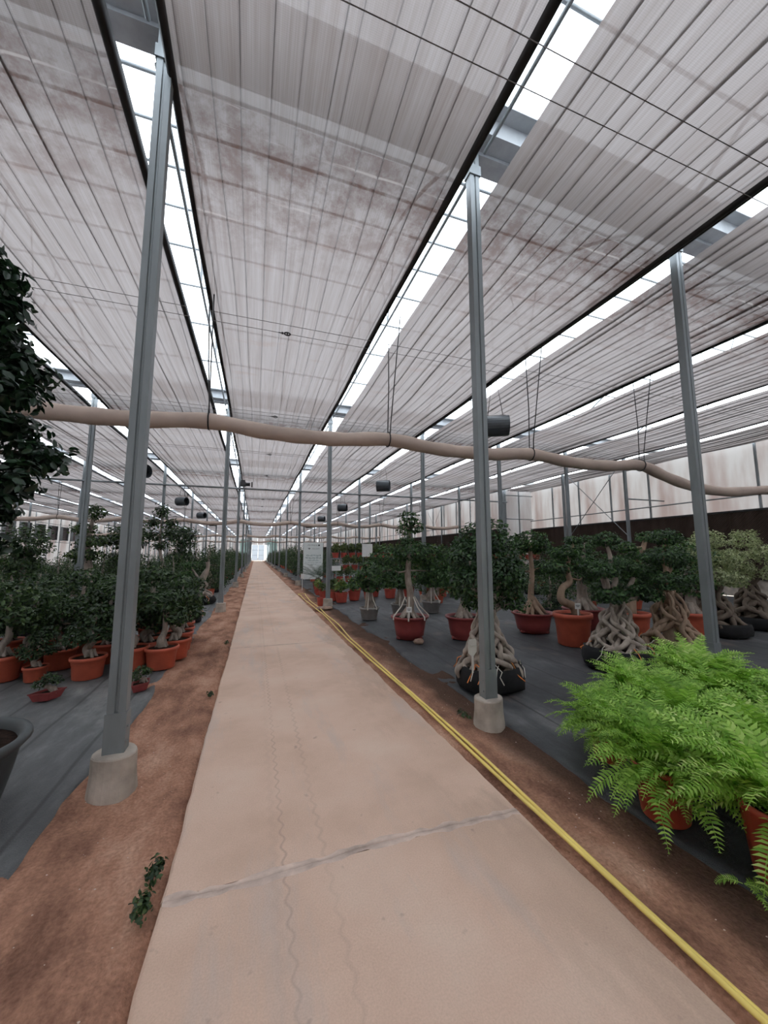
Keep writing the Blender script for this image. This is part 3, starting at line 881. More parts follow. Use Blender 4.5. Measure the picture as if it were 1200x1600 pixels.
def rooty_trunk(seed, spread, z_top, z_bag, pads, mat, nroot=13, r=0.030, name='trunk'):
    """ficus with a cage of interlaced aerial roots; returns (roots mesh, trunk mesh)"""
    rg_ = random.Random(seed)
    m_ = MB()
    for q in range(nroot):
        a0 = 2 * math.pi * q / nroot + rg_.uniform(-.2, .2)
        tw = (-1, 1)[q % 2] * rg_.uniform(0.7, 2.2)
        P = []
        hh = z_top * rg_.uniform(0.72, 1.05)
        for i in range(7):
            t = i / 6
            z = hh + (z_bag - hh) * t
            rr = spread * (0.22 + 0.78 * t ** 1.1) * rg_.uniform(0.82, 1.15) + (0.05 * math.sin(t * 9 + q))
            a = a0 + tw * t + 0.42 * math.sin(t * 8 + q * 2)
            P.append((rr * math.cos(a), rr * math.sin(a), z))
        P.append((P[-1][0] * 0.96, P[-1][1] * 0.96, z_bag - 0.10))
        C_ = catmull(P, 5)
        rad = lerp_list([r * 0.75, r * 1.0, r * 1.15, r * rg_.uniform(0.9, 1.45), r * 0.9], len(C_))
        rad = [x * (1 + 0.14 * math.sin(i * 0.9 + q)) for i, x in enumerate(rad)]
        m_.tube(C_, rad, 8)
    roots = m_.mesh('aerial_roots', mat, True)
    m_ = MB()
    m_.tube(catmull([(0, 0, z_bag), (0.02, 0.01, z_top * 0.6), (0, 0, z_top)], 5), lerp_list([spread * 0.34, spread * 0.26, spread * 0.2], 11), 10)
    top = (0, 0, z_top)
    zs = sorted(pads, key=lambda p: p[2])
    for q, p in enumerate(zs):
        branch_to(m_, (0, 0, z_top - 0.08), (p[0], p[1], p[2] - p[5] * 0.2), 0.05, 0.022, seed + q)
    return roots, m_.mesh(name, mat, True)

def bag_mesh(r, h, seed):
    m_ = MB()
    ph = [random.Random(seed + i).uniform(0, 6) for i in range(4)]
    wob = lambda a, z: 1 + 0.07 * math.sin(3 * a + ph[0]) + 0.05 * math.sin(5 * a + ph[1] + z * 9) + 0.03 * math.sin(11 * a + z * 30)
    m_.lathe([(r * 0.86, 0.0), (r * 0.99, h * 0.12), (r * 1.03, h * 0.45), (r * 0.98, h * 0.8), (r * 0.92, h), (r * 0.86, h * 0.98), (r * 0.8, h * 0.86), (0.001, h * 0.84)], 28, wob=wob)
    return m_.mesh('grow_bag', M['bag'], True)

def pot_mesh(kind, r, h, mat, n=28):
    m_ = MB()
    if kind == 'nursery':
        pr = [(r * 0.77, 0), (r * 0.80, h * 0.02), (r * 0.875, h * 0.64), (r * 0.90, h * 0.66), (r * 0.92, h * 0.84), (r * 1.0, h * 0.85), (r * 1.02, h * 0.93), (r * 1.0, h), (r * 0.93, h), (r * 0.90, h * 0.92), (r * 0.88, h * 0.82)]
    elif kind == 'bowl':
        pr = [(r * 0.60, 0), (r * 0.64, 0.0), (r * 0.66, h * 0.10), (r * 0.74, h * 0.14), (r * 0.80, h * 0.45), (r * 0.86, h * 0.80), (r * 0.97, h * 0.90), (r * 1.02, h * 0.94), (r * 1.02, h), (r * 0.92, h), (r * 0.86, h * 0.88)]
    elif kind == 'grey':
        pr = [(r * 0.70, 0), (r * 0.74, h * 0.04), (r * 0.90, h * 0.80), (r * 0.98, h * 0.84), (r * 1.0, h * 0.98), (r * 0.96, h), (r * 0.88, h), (r * 0.85, h * 0.86)]
    elif kind == 'tub':
        pr = [(r * 0.66, 0), (r * 0.72, h * 0.03), (r * 0.84, h * 0.5), (r * 0.90, h * 0.80), (r * 0.96, h * 0.86), (r * 1.02, h * 0.93), (r * 1.0, h * 0.99), (r * 0.94, h), (r * 0.88, h * 0.95), (r * 0.85, h * 0.85)]
    else:
        pr = [(r * 0.72, 0), (r * 0.76, h * 0.03), (r * 0.95, h * 0.9), (r * 1.0, h * 0.91), (r * 1.01, h), (r * 0.93, h), (r * 0.90, h * 0.88)]
    m_.lathe(pr, n)
    return m_.mesh('pot', mat, n > 16)

def soil_mesh(r, z, seed=0):
    m_ = MB(); rg_ = random.Random(seed)
    m_.lathe([(r, z - 0.02), (r, z), (r * 0.6, z + r * 0.06), (r * 0.25, z + r * 0.10), (0.001, z + r * 0.1)], 16, wob=lambda a, zz: 1 + 0.0 * a)
    return m_.mesh('soil', M['potsoil'], True)

def tag_mesh(w_, h_, stem):
    m_ = MB()
    m_.box((0, 0, stem + h_ / 2), (w_, 0.006, h_)); 
    m_.box((0, 0, stem / 2), (w_ * 0.22, 0.006, stem))
    return m_.mesh('plant_tag', M['white'])
def tag_print(w_, h_, stem):
    m_ = MB()
    for q, f in enumerate((0.7, 0.5)):
        m_.box((0, -0.004, stem + h_ * (0.62 - 0.22 * q)), (w_ * f, 0.003, h_ * 0.09))
    return m_.mesh('tag_print', M['ink_d'])

def flare_trunk(seed, pts, rad, mat, pads, flare_r, z0, nroot=9):
    """single trunk with buttress roots spreading at the base"""
    rg_ = random.Random(seed); m_ = MB()
    P = catmull(pts, 6)
    m_.tube(P, lerp_list(rad, len(P)), 10)
    if nroot:
        for q in range(nroot):
            a = 2 * math.pi * q / nroot + rg_.uniform(-.2, .2); rr = flare_r * rg_.uniform(.8, 1.1)
            b0 = Vector(pts[0])
            zt = z0 + flare_r * rg_.uniform(0.55, 1.15)
            Q = catmull([(b0.x + .02 * math.cos(a), b0.y + .02 * math.sin(a), zt), (b0.x + rr * .45 * math.cos(a), b0.y + rr * .45 * math.sin(a), z0 + (zt - z0) * .5), (b0.x + rr * math.cos(a + .1), b0.y + rr * math.sin(a + .1), z0 - 0.03)], 4)
            m_.tube(Q, lerp_list([rad[0] * .55, rad[0] * .5, rad[0] * .3], len(Q)), 7)
    top = pts[-1]
    for q, p in enumerate(pads):
        # leave the trunk at the nearest height below the pad
        cand = [c for c in P if c.z <= p[2] + 0.05] or [P[-1]]
        src = max(cand, key=lambda c: c.z)
        tgt = (p[0], p[1], p[2])
        if (Vector(tgt) - src).length > 0.06:
            branch_to(m_, src, tgt, max(0.018, rad[-1] * 0.8), 0.012, seed + 31 * q, 6)
    return m_.mesh('trunk', mat, True)

def frond_mesh(name, nf, length, mat, seed, pairs=26, pin=0.062, z0=0.0, crown=0.07, arch_lo=0.5, arch_hi=1.35, droop=1.0, wid=0.2):
    rg_ = np.random.RandomState(seed)
    VV = []; TT = []; base_i = 0
    stems = MB()
    for q in range(nf):
        az = rg_.uniform(0, 2 * math.pi); el = rg_.uniform(arch_lo, arch_hi)
        L = length * rg_.uniform(0.65, 1.15)
        seg = 12
        p = np.array([crown * math.cos(az) * rg_.uniform(0, 1), crown * math.sin(az) * rg_.uniform(0, 1), z0])
        pts_ = [p.copy()]; e = el
        curl = rg_.uniform(-.5, .5)
        for i in range(seg):
            t = (i + 1) / seg
            e = el - droop * (t ** 1.4) * rg_.uniform(0.9, 1.1) * 1.25
            a2 = az + curl * t
            p = p + np.array([math.cos(e) * math.cos(a2), math.cos(e) * math.sin(a2), math.sin(e)]) * L / seg
            pts_.append(p.copy())
        A = np.array(pts_)
        stems.tube([tuple(x) for x in A[::3]], lerp_list([0.0035, 0.0015], len(A[::3])), 3, False)
        ts = np.linspace(0.14, 0.985, pairs)
        idx = ts * seg; i0 = np.minimum(idx.astype(int), seg - 1); f = (idx - i0)[:, None]
        C_ = A[i0] * (1 - f) + A[i0 + 1] * f
        tg = A[i0 + 1] - A[i0]; tg /= np.linalg.norm(tg, axis=1)[:, None]
        up = np.array([0, 0, 1.0]); sd = np.cross(tg, up); sd /= (np.linalg.norm(sd, axis=1)[:, None] + 1e-6)
        nr = np.cross(sd, tg)
        roll = rg_.uniform(-0.5, 0.5)
        sd = sd * math.cos(roll) + nr * math.sin(roll); nr = np.cross(sd, tg)
        env = (np.sin(np.pi * np.clip(ts * 0.86 + 0.14, 0, 1)) ** 0.6)[:, None] * pin * (L / length)
        for s_ in (-1, 1):
            jit = rg_.uniform(0.8, 1.15, (pairs, 1))
            dr = sd * s_ + tg * 0.35 + nr * rg_.uniform(-0.15, 0.35, (pairs, 1)); dr /= np.linalg.norm(dr, axis=1)[:, None]
            ln = env * jit
            wv = tg * ln * wid
            m1 = C_ + dr * ln * 0.5 + nr * ln * 0.10
            tip = C_ + dr * ln - nr * ln * 0.12 + tg * ln * 0.12
            V_ = np.stack([C_ - wv * 0.35, m1 - wv * 0.5, tip, m1 + wv * 0.5, C_ + wv * 0.35], 1).reshape(-1, 3)
            b_ = base_i + np.arange(pairs) * 5
            TT.append(np.stack([b_, b_ + 1, b_ + 3], 1)); TT.append(np.stack([b_, b_ + 3, b_ + 4], 1)); TT.append(np.stack([b_ + 1, b_ + 2, b_ + 3], 1))
            VV.append(V_); base_i += pairs * 5
    fol = np_mesh(name, np.concatenate(VV), np.concatenate(TT), mat, False)
    return fol, stems.mesh('frond_stems', mat)

# ================================================================ RIGHT BED: large bonsai figs
# -- root-cage figs in black bags beside the posts
def bag_fig(loc, rz, label, seed, pads, spread, z_top, z_bag, bag_r, leafmat='leaf', bark='bark', count=3600, lsize=0.055, tagged=False, ties=True, group=None, nroot=13, rootr=0.042):
    t = tag(empty('bonsai_fig', (loc[0], loc[1], 0), rz), label, 'bonsai tree', group)
    roots, trunk = rooty_trunk(seed, spread, z_top, z_bag, pads, M[bark], nroot, rootr)
    obj('grow_bag', bag_mesh(bag_r, z_bag + 0.05, seed), t)
    obj('soil', soil_mesh(bag_r * 0.82, z_bag * 0.98, seed), t)
    obj('aerial_roots', roots, t); obj('trunk', trunk, t)
    obj('foliage', leaf_mesh('foliage', pads, count, lsize, M[leafmat], seed), t)
    if ties:
        rg_ = random.Random(seed)
        for q in range(9):
            a = rg_.uniform(0, 6.28); m_ = MB()
            c_, s_ = math.cos(a), math.sin(a)
            P = [(bag_r * f * c_ + rg_.uniform(-.05, .05), bag_r * f * s_ + rg_.uniform(-.05, .05), z_bag + dz) for f, dz in ((0.80, 0.10), (0.95, 0.06), (1.05, 0.0), (1.06, -0.08))]
            m_.tube(P, 0.006, 4)
            obj('tie_string', m_.mesh('tie_string', M['tie' if q % 2 == 0 else 'strap']), t)
    return t
pads1 = [(0.02, 0.02, 1.80, 0.34, 0.34, 0.24), (-0.26, 0, 1.55, 0.30, 0.32, 0.22), (0.24, 0.05, 1.56, 0.32, 0.34, 0.22), (-0.32, -0.08, 1.28, 0.28, 0.30, 0.20), (0.30, -0.04, 1.25, 0.28, 0.30, 0.20),
         (0, -0.2, 1.36, 0.34, 0.26, 0.24), (0.36, -0.05, 1.00, 0.26, 0.24, 0.12), (-0.22, -0.1, 1.04, 0.22, 0.22, 0.12), (0, 0.2, 1.4, 0.3, 0.2, 0.3)]
b1 = bag_fig((2.76, 4.12), 0.2, 'bushy bonsai fig with braided grey roots, behind the nearest right post', 101, pads1, 0.31, 0.92, 0.22, 0.40, count=6500, lsize=0.056, nroot=28, rootr=0.026)
m_ = MB(); m_.add([(-.05, 0, .10), (.05, 0, .10), (.07, 0, .07), (.07, 0, -.05), (.02, 0, -.09), (-.02, 0, -.09), (-.07, 0, -.05), (-.07, 0, .07)] + [(x, .006, z) for x, z in ((-.05, .10), (.05, .10), (.07, .07), (.07, -.05), (.02, -.09), (-.02, -.09), (-.07, -.05), (-.07, .07))], [tuple(range(8)), tuple(range(15, 7, -1))] + [(i, i + 8, (i + 1) % 8 + 8, (i + 1) % 8) for i in range(8)]); m_.box((0, 0.003, -0.18), (0.034, 0.006, 0.2)); m_.box((0, -0.003, 0.03), (0.06, 0.003, 0.012))
for s in (-1, 1): m_.tube([(0, 0, -0.26), (s * 0.05, 0, -0.36)], 0.006, 4)
tg_ = obj('plant_tag', m_.mesh('plant_tag', M['strap']), None, (2.41, 3.90, 0.52), 0.3)
tag(tg_, 'pale plastic tag tied to the roots of the fig behind the nearest post', 'plant tag')
pads2 = [(-0.10, 0, 1.80, 0.22, 0.22, 0.13), (0.02, 0, 1.42, 0.42, 0.36, 0.15), (-0.30, -0.1, 1.36, 0.22, 0.24, 0.11), (0.36, 0, 1.34, 0.20, 0.24, 0.10), (-0.20, -0.12, 1.02, 0.26, 0.24, 0.14), (0.34, -0.1, 1.08, 0.28, 0.22, 0.12), (0.05, 0.2, 1.1, 0.3, 0.2, 0.14)]
shrink = lambda P, f=0.84, g=0.80: [(p[0] * 1.05, p[1] * 1.05, p[2], p[3] * f, p[4] * f, p[5] * g) for p in P]
bag_fig((4.92, 4.12), 0.0, 'tiered bonsai fig with knotted pale roots in a black bag, left of its twin', 102, shrink(pads2), 0.33, 0.92, 0.24, 0.43, count=5600, lsize=0.046, nroot=28, rootr=0.027)
pads3 = [(0.05, 0, 1.84, 0.30, 0.28, 0.14), (-0.22, 0, 1.56, 0.34, 0.30, 0.16), (0.26, 0, 1.52, 0.32, 0.32, 0.18), (-0.36, -0.06, 1.22, 0.30, 0.28, 0.16), (0.32, -0.05, 1.16, 0.26, 0.26, 0.18), (-0.52, 0.1, 1.02, 0.2, 0.2, 0.12), (0.1, 0.22, 1.3, 0.3, 0.2, 0.18)]
bag_fig((5.86, 4.02), 0.4, 'broad bonsai fig with brown root cage in a black bag, beside the third post', 103, shrink(pads3), 0.36, 1.05, 0.26, 0.47, bark='bark_w', count=6000, lsize=0.046, nroot=28, rootr=0.026)
pads_v = [(0, 0, 1.86, 0.34, 0.34, 0.26), (-0.36, 0, 1.56, 0.36, 0.36, 0.22), (0.34, 0, 1.50, 0.36, 0.36, 0.22), (-0.2, -0.2, 1.16, 0.46, 0.36, 0.20), (0.36, -0.1, 1.06, 0.36, 0.36, 0.18), (0, .25, 1.3, .4, .3, .3)]
bag_fig((8.80, 5.15), 0.0, 'cream variegated bonsai fig with domed pads, just right of the third post', 104, shrink(pads_v), 0.40, 0.9, 0.20, 0.50, 'leaf_v', 'bark_d', 6500, 0.05, ties=False, nroot=18)
bag_fig((10.35, 5.35), 1.2, 'cream variegated bonsai fig at the right edge, behind its pale twin', 105, shrink([(p[0] * 1.1, p[1], p[2] + 0.04, *p[3:]) for p in pads_v]), 0.40, 0.9, 0.20, 0.50, 'leaf_v', 'bark_d', 6000, 0.05, ties=False, nroot=18)
bag_fig((11.6, 7.4), 2.2, 'small dark bonsai fig far right behind the variegated figs', 106, pads3, 0.36, 0.9, 0.20, 0.42, 'leaf', 'bark_d', 2500, 0.065, ties=False)

# -- figs in pots
def pot_fig(loc, rz, label, seed, pot, pads, trunk_pts, rad, flare, leafmat='leaf', bark='bark', count=2400, lsize=0.06, straps=0, tagged=False, group=None, nroot=9):
    kind, r, h, pm = pot
    t = tag(empty('potted_bonsai_fig', (loc[0], loc[1], 0), rz), label, 'bonsai tree', group)
    obj('pot', pot_mesh(kind, r, h, M[pm]), t)
    obj('soil', soil_mesh(r * 0.88, h * 0.9), t)
    obj('trunk', flare_trunk(seed, trunk_pts, rad, M[bark], pads, flare, h * 0.92, nroot), t)
    obj('foliage', leaf_mesh('foliage', pads, count, lsize, M[leafmat], seed), t)
    if kind == 'bowl':
        for q in range(3):
            a = q * 2.1 - rz - 1.0
            m_ = MB(); m_.lathe([(0.05, 0), (0.06, 0.02), (0.055, 0.05), (0.001, 0.05)], 10, (r * .62 * math.cos(a), r * .62 * math.sin(a), 0.0)); obj('pot_foot', m_.mesh('pot_foot', M[pm]), t)
    for q in range(straps):
        a = -math.pi / 2 + (q - (straps - 1) / 2) * 0.9 - rz; m_ = MB()
        P = [(0.10 * math.cos(a), 0.10 * math.sin(a), h + 0.36), (r * .55 * math.cos(a), r * .55 * math.sin(a), h + 0.18), (r * 1.03 * math.cos(a), r * 1.03 * math.sin(a), h + 0.005), (r * 1.03 * math.cos(a), r * 1.03 * math.sin(a), h - 0.05)]
        m_.tube(P, 0.013, 5); obj('strap', m_.mesh('strap', M['strap']), t)
    if tagged:
        a = -2.0 - rz
        o = obj('plant_tag', tag_mesh(0.10, 0.10, 0.16), t, (r * .8 * math.cos(a), r * .8 * math.sin(a), h - 0.06), -rz - 0.3)
        obj('tag_print', tag_print(0.10, 0.10, 0.16), o)
    return t
# red bowl with the tall slender top, between path and grey pots
pf = [(0.02, 0, 2.30, 0.20, 0.18, 0.16), (-0.10, 0, 2.08, 0.16, 0.16, 0.12), (0.16, 0, 2.12, 0.16, 0.16, 0.12), (-0.05, 0, 1.86, 0.14, 0.14, 0.12), (-0.45, 0, 1.55, 0.36, 0.32, 0.18), (0.42, 0, 1.58, 0.38, 0.32, 0.20), (0, -0.15, 1.66, 0.42, 0.34, 0.20), (-0.56, 0, 1.26, 0.30, 0.3, 0.18), (0.58, 0, 1.28, 0.30, 0.3, 0.20), (0.2, 0.3, 1.5, 0.4, 0.25, 0.2)]
pot_fig((2.86, 6.85), 0, 'tall bonsai fig strapped into a wide maroon bowl near the path', 201, ('bowl', 0.36, 0.42, 'red'), pf, [(0, 0, 0.40), (0.02, 0, 0.8), (-0.03, 0, 1.2), (0.02, 0, 1.7), (0.02, 0, 2.2)], [0.085, 0.068, 0.062, 0.042, 0.02], 0.22, count=4200, lsize=0.062, straps=4, tagged=True)
m_ = MB(); m_.lathe([(0.001, 0.0), (0.07, 0.01), (0.085, 0.045), (0.06, 0.085), (0.001, 0.10)], 10, sx=1.2, capb=False, wob=lambda a, z: 1 + .1 * math.sin(3 * a)); tag(obj('stone', m_.mesh('stone', M['stone'], True), None, (2.84, 6.38, -0.01)), 'round brown stone on the mat in front of the maroon bowl', 'stone')
sp = [(0, 0, 1.05, 0.44, 0.36, 0.22), (-0.3, 0, 0.88, 0.28, 0.26, 0.15), (0.3, 0, 0.9, 0.30, 0.28, 0.16), (0.05, 0, 1.30, 0.3, 0.26, 0.16), (0, -.1, 0.76, .24, .22, .10)]
pot_fig((2.72, 9.1), 0, 'squat bonsai fig in a grey pot, closest to the path', 202, ('grey', 0.25, 0.30, 'grey'), sp, [(0, 0, 0.28), (0.02, 0, 0.45), (-.02, 0, 0.6), (0, 0, 0.85)], [0.11, 0.13, 0.08, 0.03], 0.12, count=2000, lsize=0.075, straps=2)
pot_fig((3.70, 9.5), 1.0, 'bonsai fig strapped into a grey pot behind the maroon bowl, left of two', 203, ('grey', 0.26, 0.30, 'grey'), sp, [(0, 0, 0.28), (0.02, 0, 0.45), (-.02, 0, 0.6), (0, 0, 0.85)], [0.11, 0.13, 0.08, 0.03], 0.14, count=2000, lsize=0.075, straps=2)
pot_fig((4.66, 9.6), 2.0, 'bonsai fig strapped into a grey pot behind the maroon bowl, right of two', 204, ('grey', 0.27, 0.32, 'grey'), sp, [(0, 0, 0.28), (0.02, 0, 0.45), (-.02, 0, 0.6), (0, 0, 0.85)], [0.11, 0.13, 0.08, 0.03], 0.16, count=2000, lsize=0.075, straps=2)
bp = [(0, 0, 1.55, 0.5, 0.45, 0.3), (-0.35, 0, 1.2, 0.36, 0.36, 0.25), (0.35, 0, 1.2, 0.36, 0.36, 0.25), (0, -0.1, 0.95, 0.4, 0.34, 0.2)]
pot_fig((3.85, 6.5), 0.3, 'bushy bonsai fig in a maroon bowl half hidden behind the braided fig', 205, ('bowl', 0.36, 0.42, 'red'), bp, [(0, 0, 0.4), (0.03, 0, 0.8), (0, 0, 1.4)], [0.11, 0.08, 0.04], 0.2, count=2600, lsize=0.065)
mp = [(0, 0, 1.86, 0.46, 0.40, 0.24), (-0.26, 0, 1.72, 0.26, 0.26, 0.16), (0.28, 0, 1.74, 0.28, 0.26, 0.16), (0.40, 0.1, 1.28, 0.34, 0.3, 0.16), (-0.36, 0.1, 1.22, 0.28, 0.26, 0.14)]
pot_fig((5.50, 6.55), 0, 'mushroom shaped bonsai fig with bare flared trunk in a maroon bowl', 206, ('bowl', 0.42, 0.40, 'red'), shrink(mp, .9, .85), [(0, 0, 0.40), (-0.02, 0, 0.75), (0.03, 0, 1.2), (0, 0, 1.75)], [0.10, 0.065, 0.052, 0.042], 0.28, bark='bark_w', count=3000, lsize=0.062, nroot=11)
tw = [(-0.10, 0, 1.62, 0.34, 0.3, 0.16), (-0.30, 0, 1.36, 0.34, 0.3, 0.16), (0.30, 0, 1.40, 0.32, 0.3, 0.16), (0.5, 0, 1.15, 0.26, 0.26, 0.14), (0.1, 0, 1.84, 0.2, 0.2, 0.1)]
pot_fig((5.42, 5.42), 0, 'S shaped bonsai fig in an orange pot with a white label', 207, ('nursery', 0.325, 0.55, 'orange'), shrink(tw), [(0.10, 0, 0.46), (0.02, 0, 0.66), (-0.22, 0, 0.78), (-0.20, 0, 0.98), (-0.02, 0, 1.10), (-0.06, 0, 1.35), (0.12, 0, 1.8)], [0.075, 0.075, 0.07, 0.06, 0.055, 0.045, 0.025], 0.2, bark='bark_w', count=3000, lsize=0.055, tagged=True, nroot=0)
pot_fig((6.75, 6.45), 0, 'upright bonsai fig with many root ribs in a maroon bowl, behind the labelled pot', 208, ('bowl', 0.42, 0.44, 'red'), [(0, 0, 1.5, 0.55, 0.5, 0.28), (-0.3, 0, 1.2, 0.4, 0.36, 0.2), (0.3, 0, 1.2, 0.4, 0.36, 0.2), (0.2, 0, 1.85, 0.3, 0.3, 0.16)], [(0, 0, 0.42), (0, 0, 0.8), (0, 0, 1.1), (0.15, 0, 1.8)], [0.13, 0.10, 0.08, 0.03], 0.28, count=2600, lsize=0.062, nroot=14)
lp = [(0.50, 0, 1.92, 0.26, 0.24, 0.13), (0.30, 0, 1.56, 0.32, 0.26, 0.14), (-0.2, 0, 1.44, 0.34, 0.3, 0.16), (-0.1, 0, 1.72, 0.28, 0.24, 0.12), (0.1, 0, 1.12, 0.4, 0.3, 0.14)]
pot_fig((6.82, 5.35), 0, 'leaning bonsai fig with a bare slanting trunk in an orange pot', 209, ('nursery', 0.28, 0.50, 'orange'), shrink(lp), [(-0.06, 0, 0.46), (-0.02, 0, 0.8), (0.06, 0, 1.12), (0.26, 0, 1.45), (0.52, 0, 1.98)], [0.09, 0.08, 0.065, 0.05, 0.04], 0.2, bark='bark_w', count=2600, lsize=0.056, nroot=0)
pot_fig((8.02, 5.1), 0.4, 'bonsai fig in an orange pot half hidden by the third post', 210, ('nursery', 0.28, 0.48, 'orange'), bp, [(0, 0, 0.46), (0.03, 0, 0.8), (0, 0, 1.4)], [0.11, 0.08, 0.04], 0.2, count=2200, lsize=0.06)

# ================================================================ FERNS front right
fern_v = [frond_mesh('fronds', 150, 0.46, M['fern'], 301 + q, pairs=21, pin=0.058, z0=0.29, crown=0.13, droop=1.0, arch_lo=0.05, arch_hi=1.5, wid=0.30) for q in range(3)]
M['fernpot'] = plain('brick_plastic', (0.42, 0.068, 0.034), 0.5, var=0.15, scale=5)
fpot = pot_mesh('plain', 0.165, 0.31, M['fernpot']); fsoil = soil_mesh(0.148, 0.27)
ferns = [((2.44, 1.80), 0.3, 1.0, 0, 'bright green fern in an orange pot at the mat edge, second from the right edge'),
         ((2.54, 1.26), 1.9, 1.15, 1, 'bright green fern in the large orange pot at the right edge, nearest the camera'),
         ((2.70, 2.40), 2.6, 0.86, 2, 'bright green fern at the left end of the fern group'),
         ((3.10, 2.10), 4.0, 1.05, 1, 'bright green fern in the middle of the fern group'),
         ((3.22, 1.62), 5.1, 1.08, 2, 'bright green fern behind the two front fern pots'),
         ((3.36, 2.62), 0.9, 0.98, 0, 'bright green fern in the back of the group below the root-cage figs'),
         ((3.86, 2.22), 3.3, 1.08, 0, 'bright green fern right of the fern group middle'),
         ((4.22, 2.66), 1.1, 1.12, 1, 'bright green fern under the third post at the right edge'),
         ((3.80, 1.70), 2.0, 1.05, 1, 'bright green fern hidden deepest at the right of the group')]
for (x, y), rz, sc, vi, lab in ferns:
    t = tag(empty('potted_fern', (x, y, 0), rz, sc), lab, 'fern', 'potted ferns')
    obj('pot', fpot, t); obj('soil', fsoil, t)
    obj('fronds', fern_v[vi][0], t); obj('frond_stems', fern_v[vi][1], t)
# loose trailing fern sprig hanging off the nearest pot
sp_f, sp_s = frond_mesh('fronds', 5, 0.26, M['fern'], 333, pairs=14, pin=0.05, z0=0.02, crown=0.01, arch_lo=-0.3, arch_hi=0.5, droop=1.0, wid=0.3)
t = tag(empty('fern_sprig', (2.29, 1.33, 0.0), 2.6, 0.7), 'small fern sprig on the soil below the nearest orange pot', 'fern sprig')
obj('fronds', sp_f, t); obj('frond_stems', sp_s, t)

# ================================================================ LEFT: big tree at the frame edge, orange pots
pads_t = []
rgt = random.Random(77)
for q in range(26):
    z = 1.66 + 1.93 * q / 25
    wd = float(np.interp(z, [1.62, 1.85, 2.2, 2.55, 2.8, 3.15, 3.6], [0.38, 0.58, 0.60, 0.38, 0.36, 0.42, 0.16]))
    a = q * 2.4
    rr = wd * (0.62 if q % 3 else 0.2)
    pads_t.append((rr * math.cos(a), rr * math.sin(a), z, 0.20, 0.20, 0.14))
t = tag(empty('potted_fig_tree', (-1.80, 3.10, 0)), 'tall dark leafy fig tree cut off by the left edge, in a slate tub', 'tree')
obj('pot', pot_mesh('tub', 0.46, 0.46, M['slate'], 36), t); obj('soil', soil_mesh(0.40, 0.40), t)
obj('trunk', flare_trunk(9, [(0, 0, 0.38), (-0.03, 0.02, 1.1), (0.02, 0, 1.9), (0.0, 0, 2.9), (0, 0, 3.4)], [0.09, 0.07, 0.06, 0.04, 0.015], M['bark_d'], pads_t, 0.2, 0.40, 5), t)
obj('foliage', leaf_mesh('foliage', pads_t, 9500, 0.075, M['leaf_t'], 78, aspect=0.52, shell=0.15), t)

# bonsai in orange nursery pots, left bed
POT_O = pot_mesh('nursery', 0.215, 0.29, M['orange']); SOIL_O = soil_mesh(0.19, 0.265)
def little_fig(seed, tall):
    rg_ = random.Random(seed); pads = []
    pads.append((0.05, 0, 0.62 * tall + 0.3, 0.24, 0.24, 0.14))
    for q in range(5):
        a = q * 1.3 + rg_.uniform(-.3, .3); z = 0.52 + 0.42 * tall * rg_.random()
        pads.append((0.20 * math.cos(a), 0.20 * math.sin(a), z, rg_.uniform(.14, .2), rg_.uniform(.14, .2), rg_.uniform(.1, .14)))
    tr = flare_trunk(seed, [(0.02, 0, 0.26), (-0.04, 0.02, 0.38), (0.05, -0.02, 0.5), (0.02, 0.0, 0.6 * tall + .2)], [0.055, 0.05, 0.04, 0.02], M['bark'], pads, 0.1, 0.27, 5)
    return tr, leaf_mesh('foliage', pads, 1150, 0.062, M['leaf_f'], seed)
LF = [little_fig(400 + q, 0.85 + 0.15 * q) for q in range(5)]
left_pots = [(-2.03, 6.10, 'front row of orange pots, left of the nearest post'), (-1.22, 6.28, 'front row of orange pots beside the soil strip, right of the nearest post'), (-1.62, 6.32, 'front row of orange pots, cut by the nearest left post'),
             (-2.06, 6.86, None), (-1.52, 6.72, None), (-1.60, 7.30, None), (-1.14, 6.78, None), (-1.18, 7.28, None), (-1.22, 7.85, None), (-2.52, 7.20, None), (-2.58, 6.72, None),
             (-2.98, 6.80, None), (-3.05, 6.34, 'front row of orange pots at the left frame edge'), (-2.12, 7.50, None), (-1.72, 7.92, None), (-3.5, 6.9, None), (-3.1, 7.5, None), (-2.5, 7.9, None), (-3.6, 7.6, None), (-4.1, 7.2, None),
             (-1.30, 8.5, None), (-1.9, 8.6, None), (-2.7, 8.6, None), (-3.4, 8.4, None), (-4.3, 8.2, None)]
def pot_row(y): return 0 if y < 6.5 else 1 if y < 7.0 else 2 if y < 7.6 else 3 if y < 8.1 else 4
for q, (x, y, l) in enumerate(left_pots):
    t = empty('potted_fig', (x, y, 0), q * 1.7, 0.95 + 0.12 * ((q * 7) % 5) / 4)
    rw = pot_row(y)
    rank = sorted([p[0] for p in left_pots if pot_row(p[1]) == rw], reverse=True).index(x)
    tag(t, 'small bonsai fig in orange pot, %s row of pots, %s from the soil strip' % (['front', 'second', 'third', 'fourth', 'fifth'][rw], ORD[rank]), 'bonsai tree', 'small figs in orange pots on the left mat')
    obj('pot', POT_O, t); obj('soil', SOIL_O, t)
    tr, lf = LF[q % 5]
    obj('trunk', tr, t); obj('foliage', lf, t)
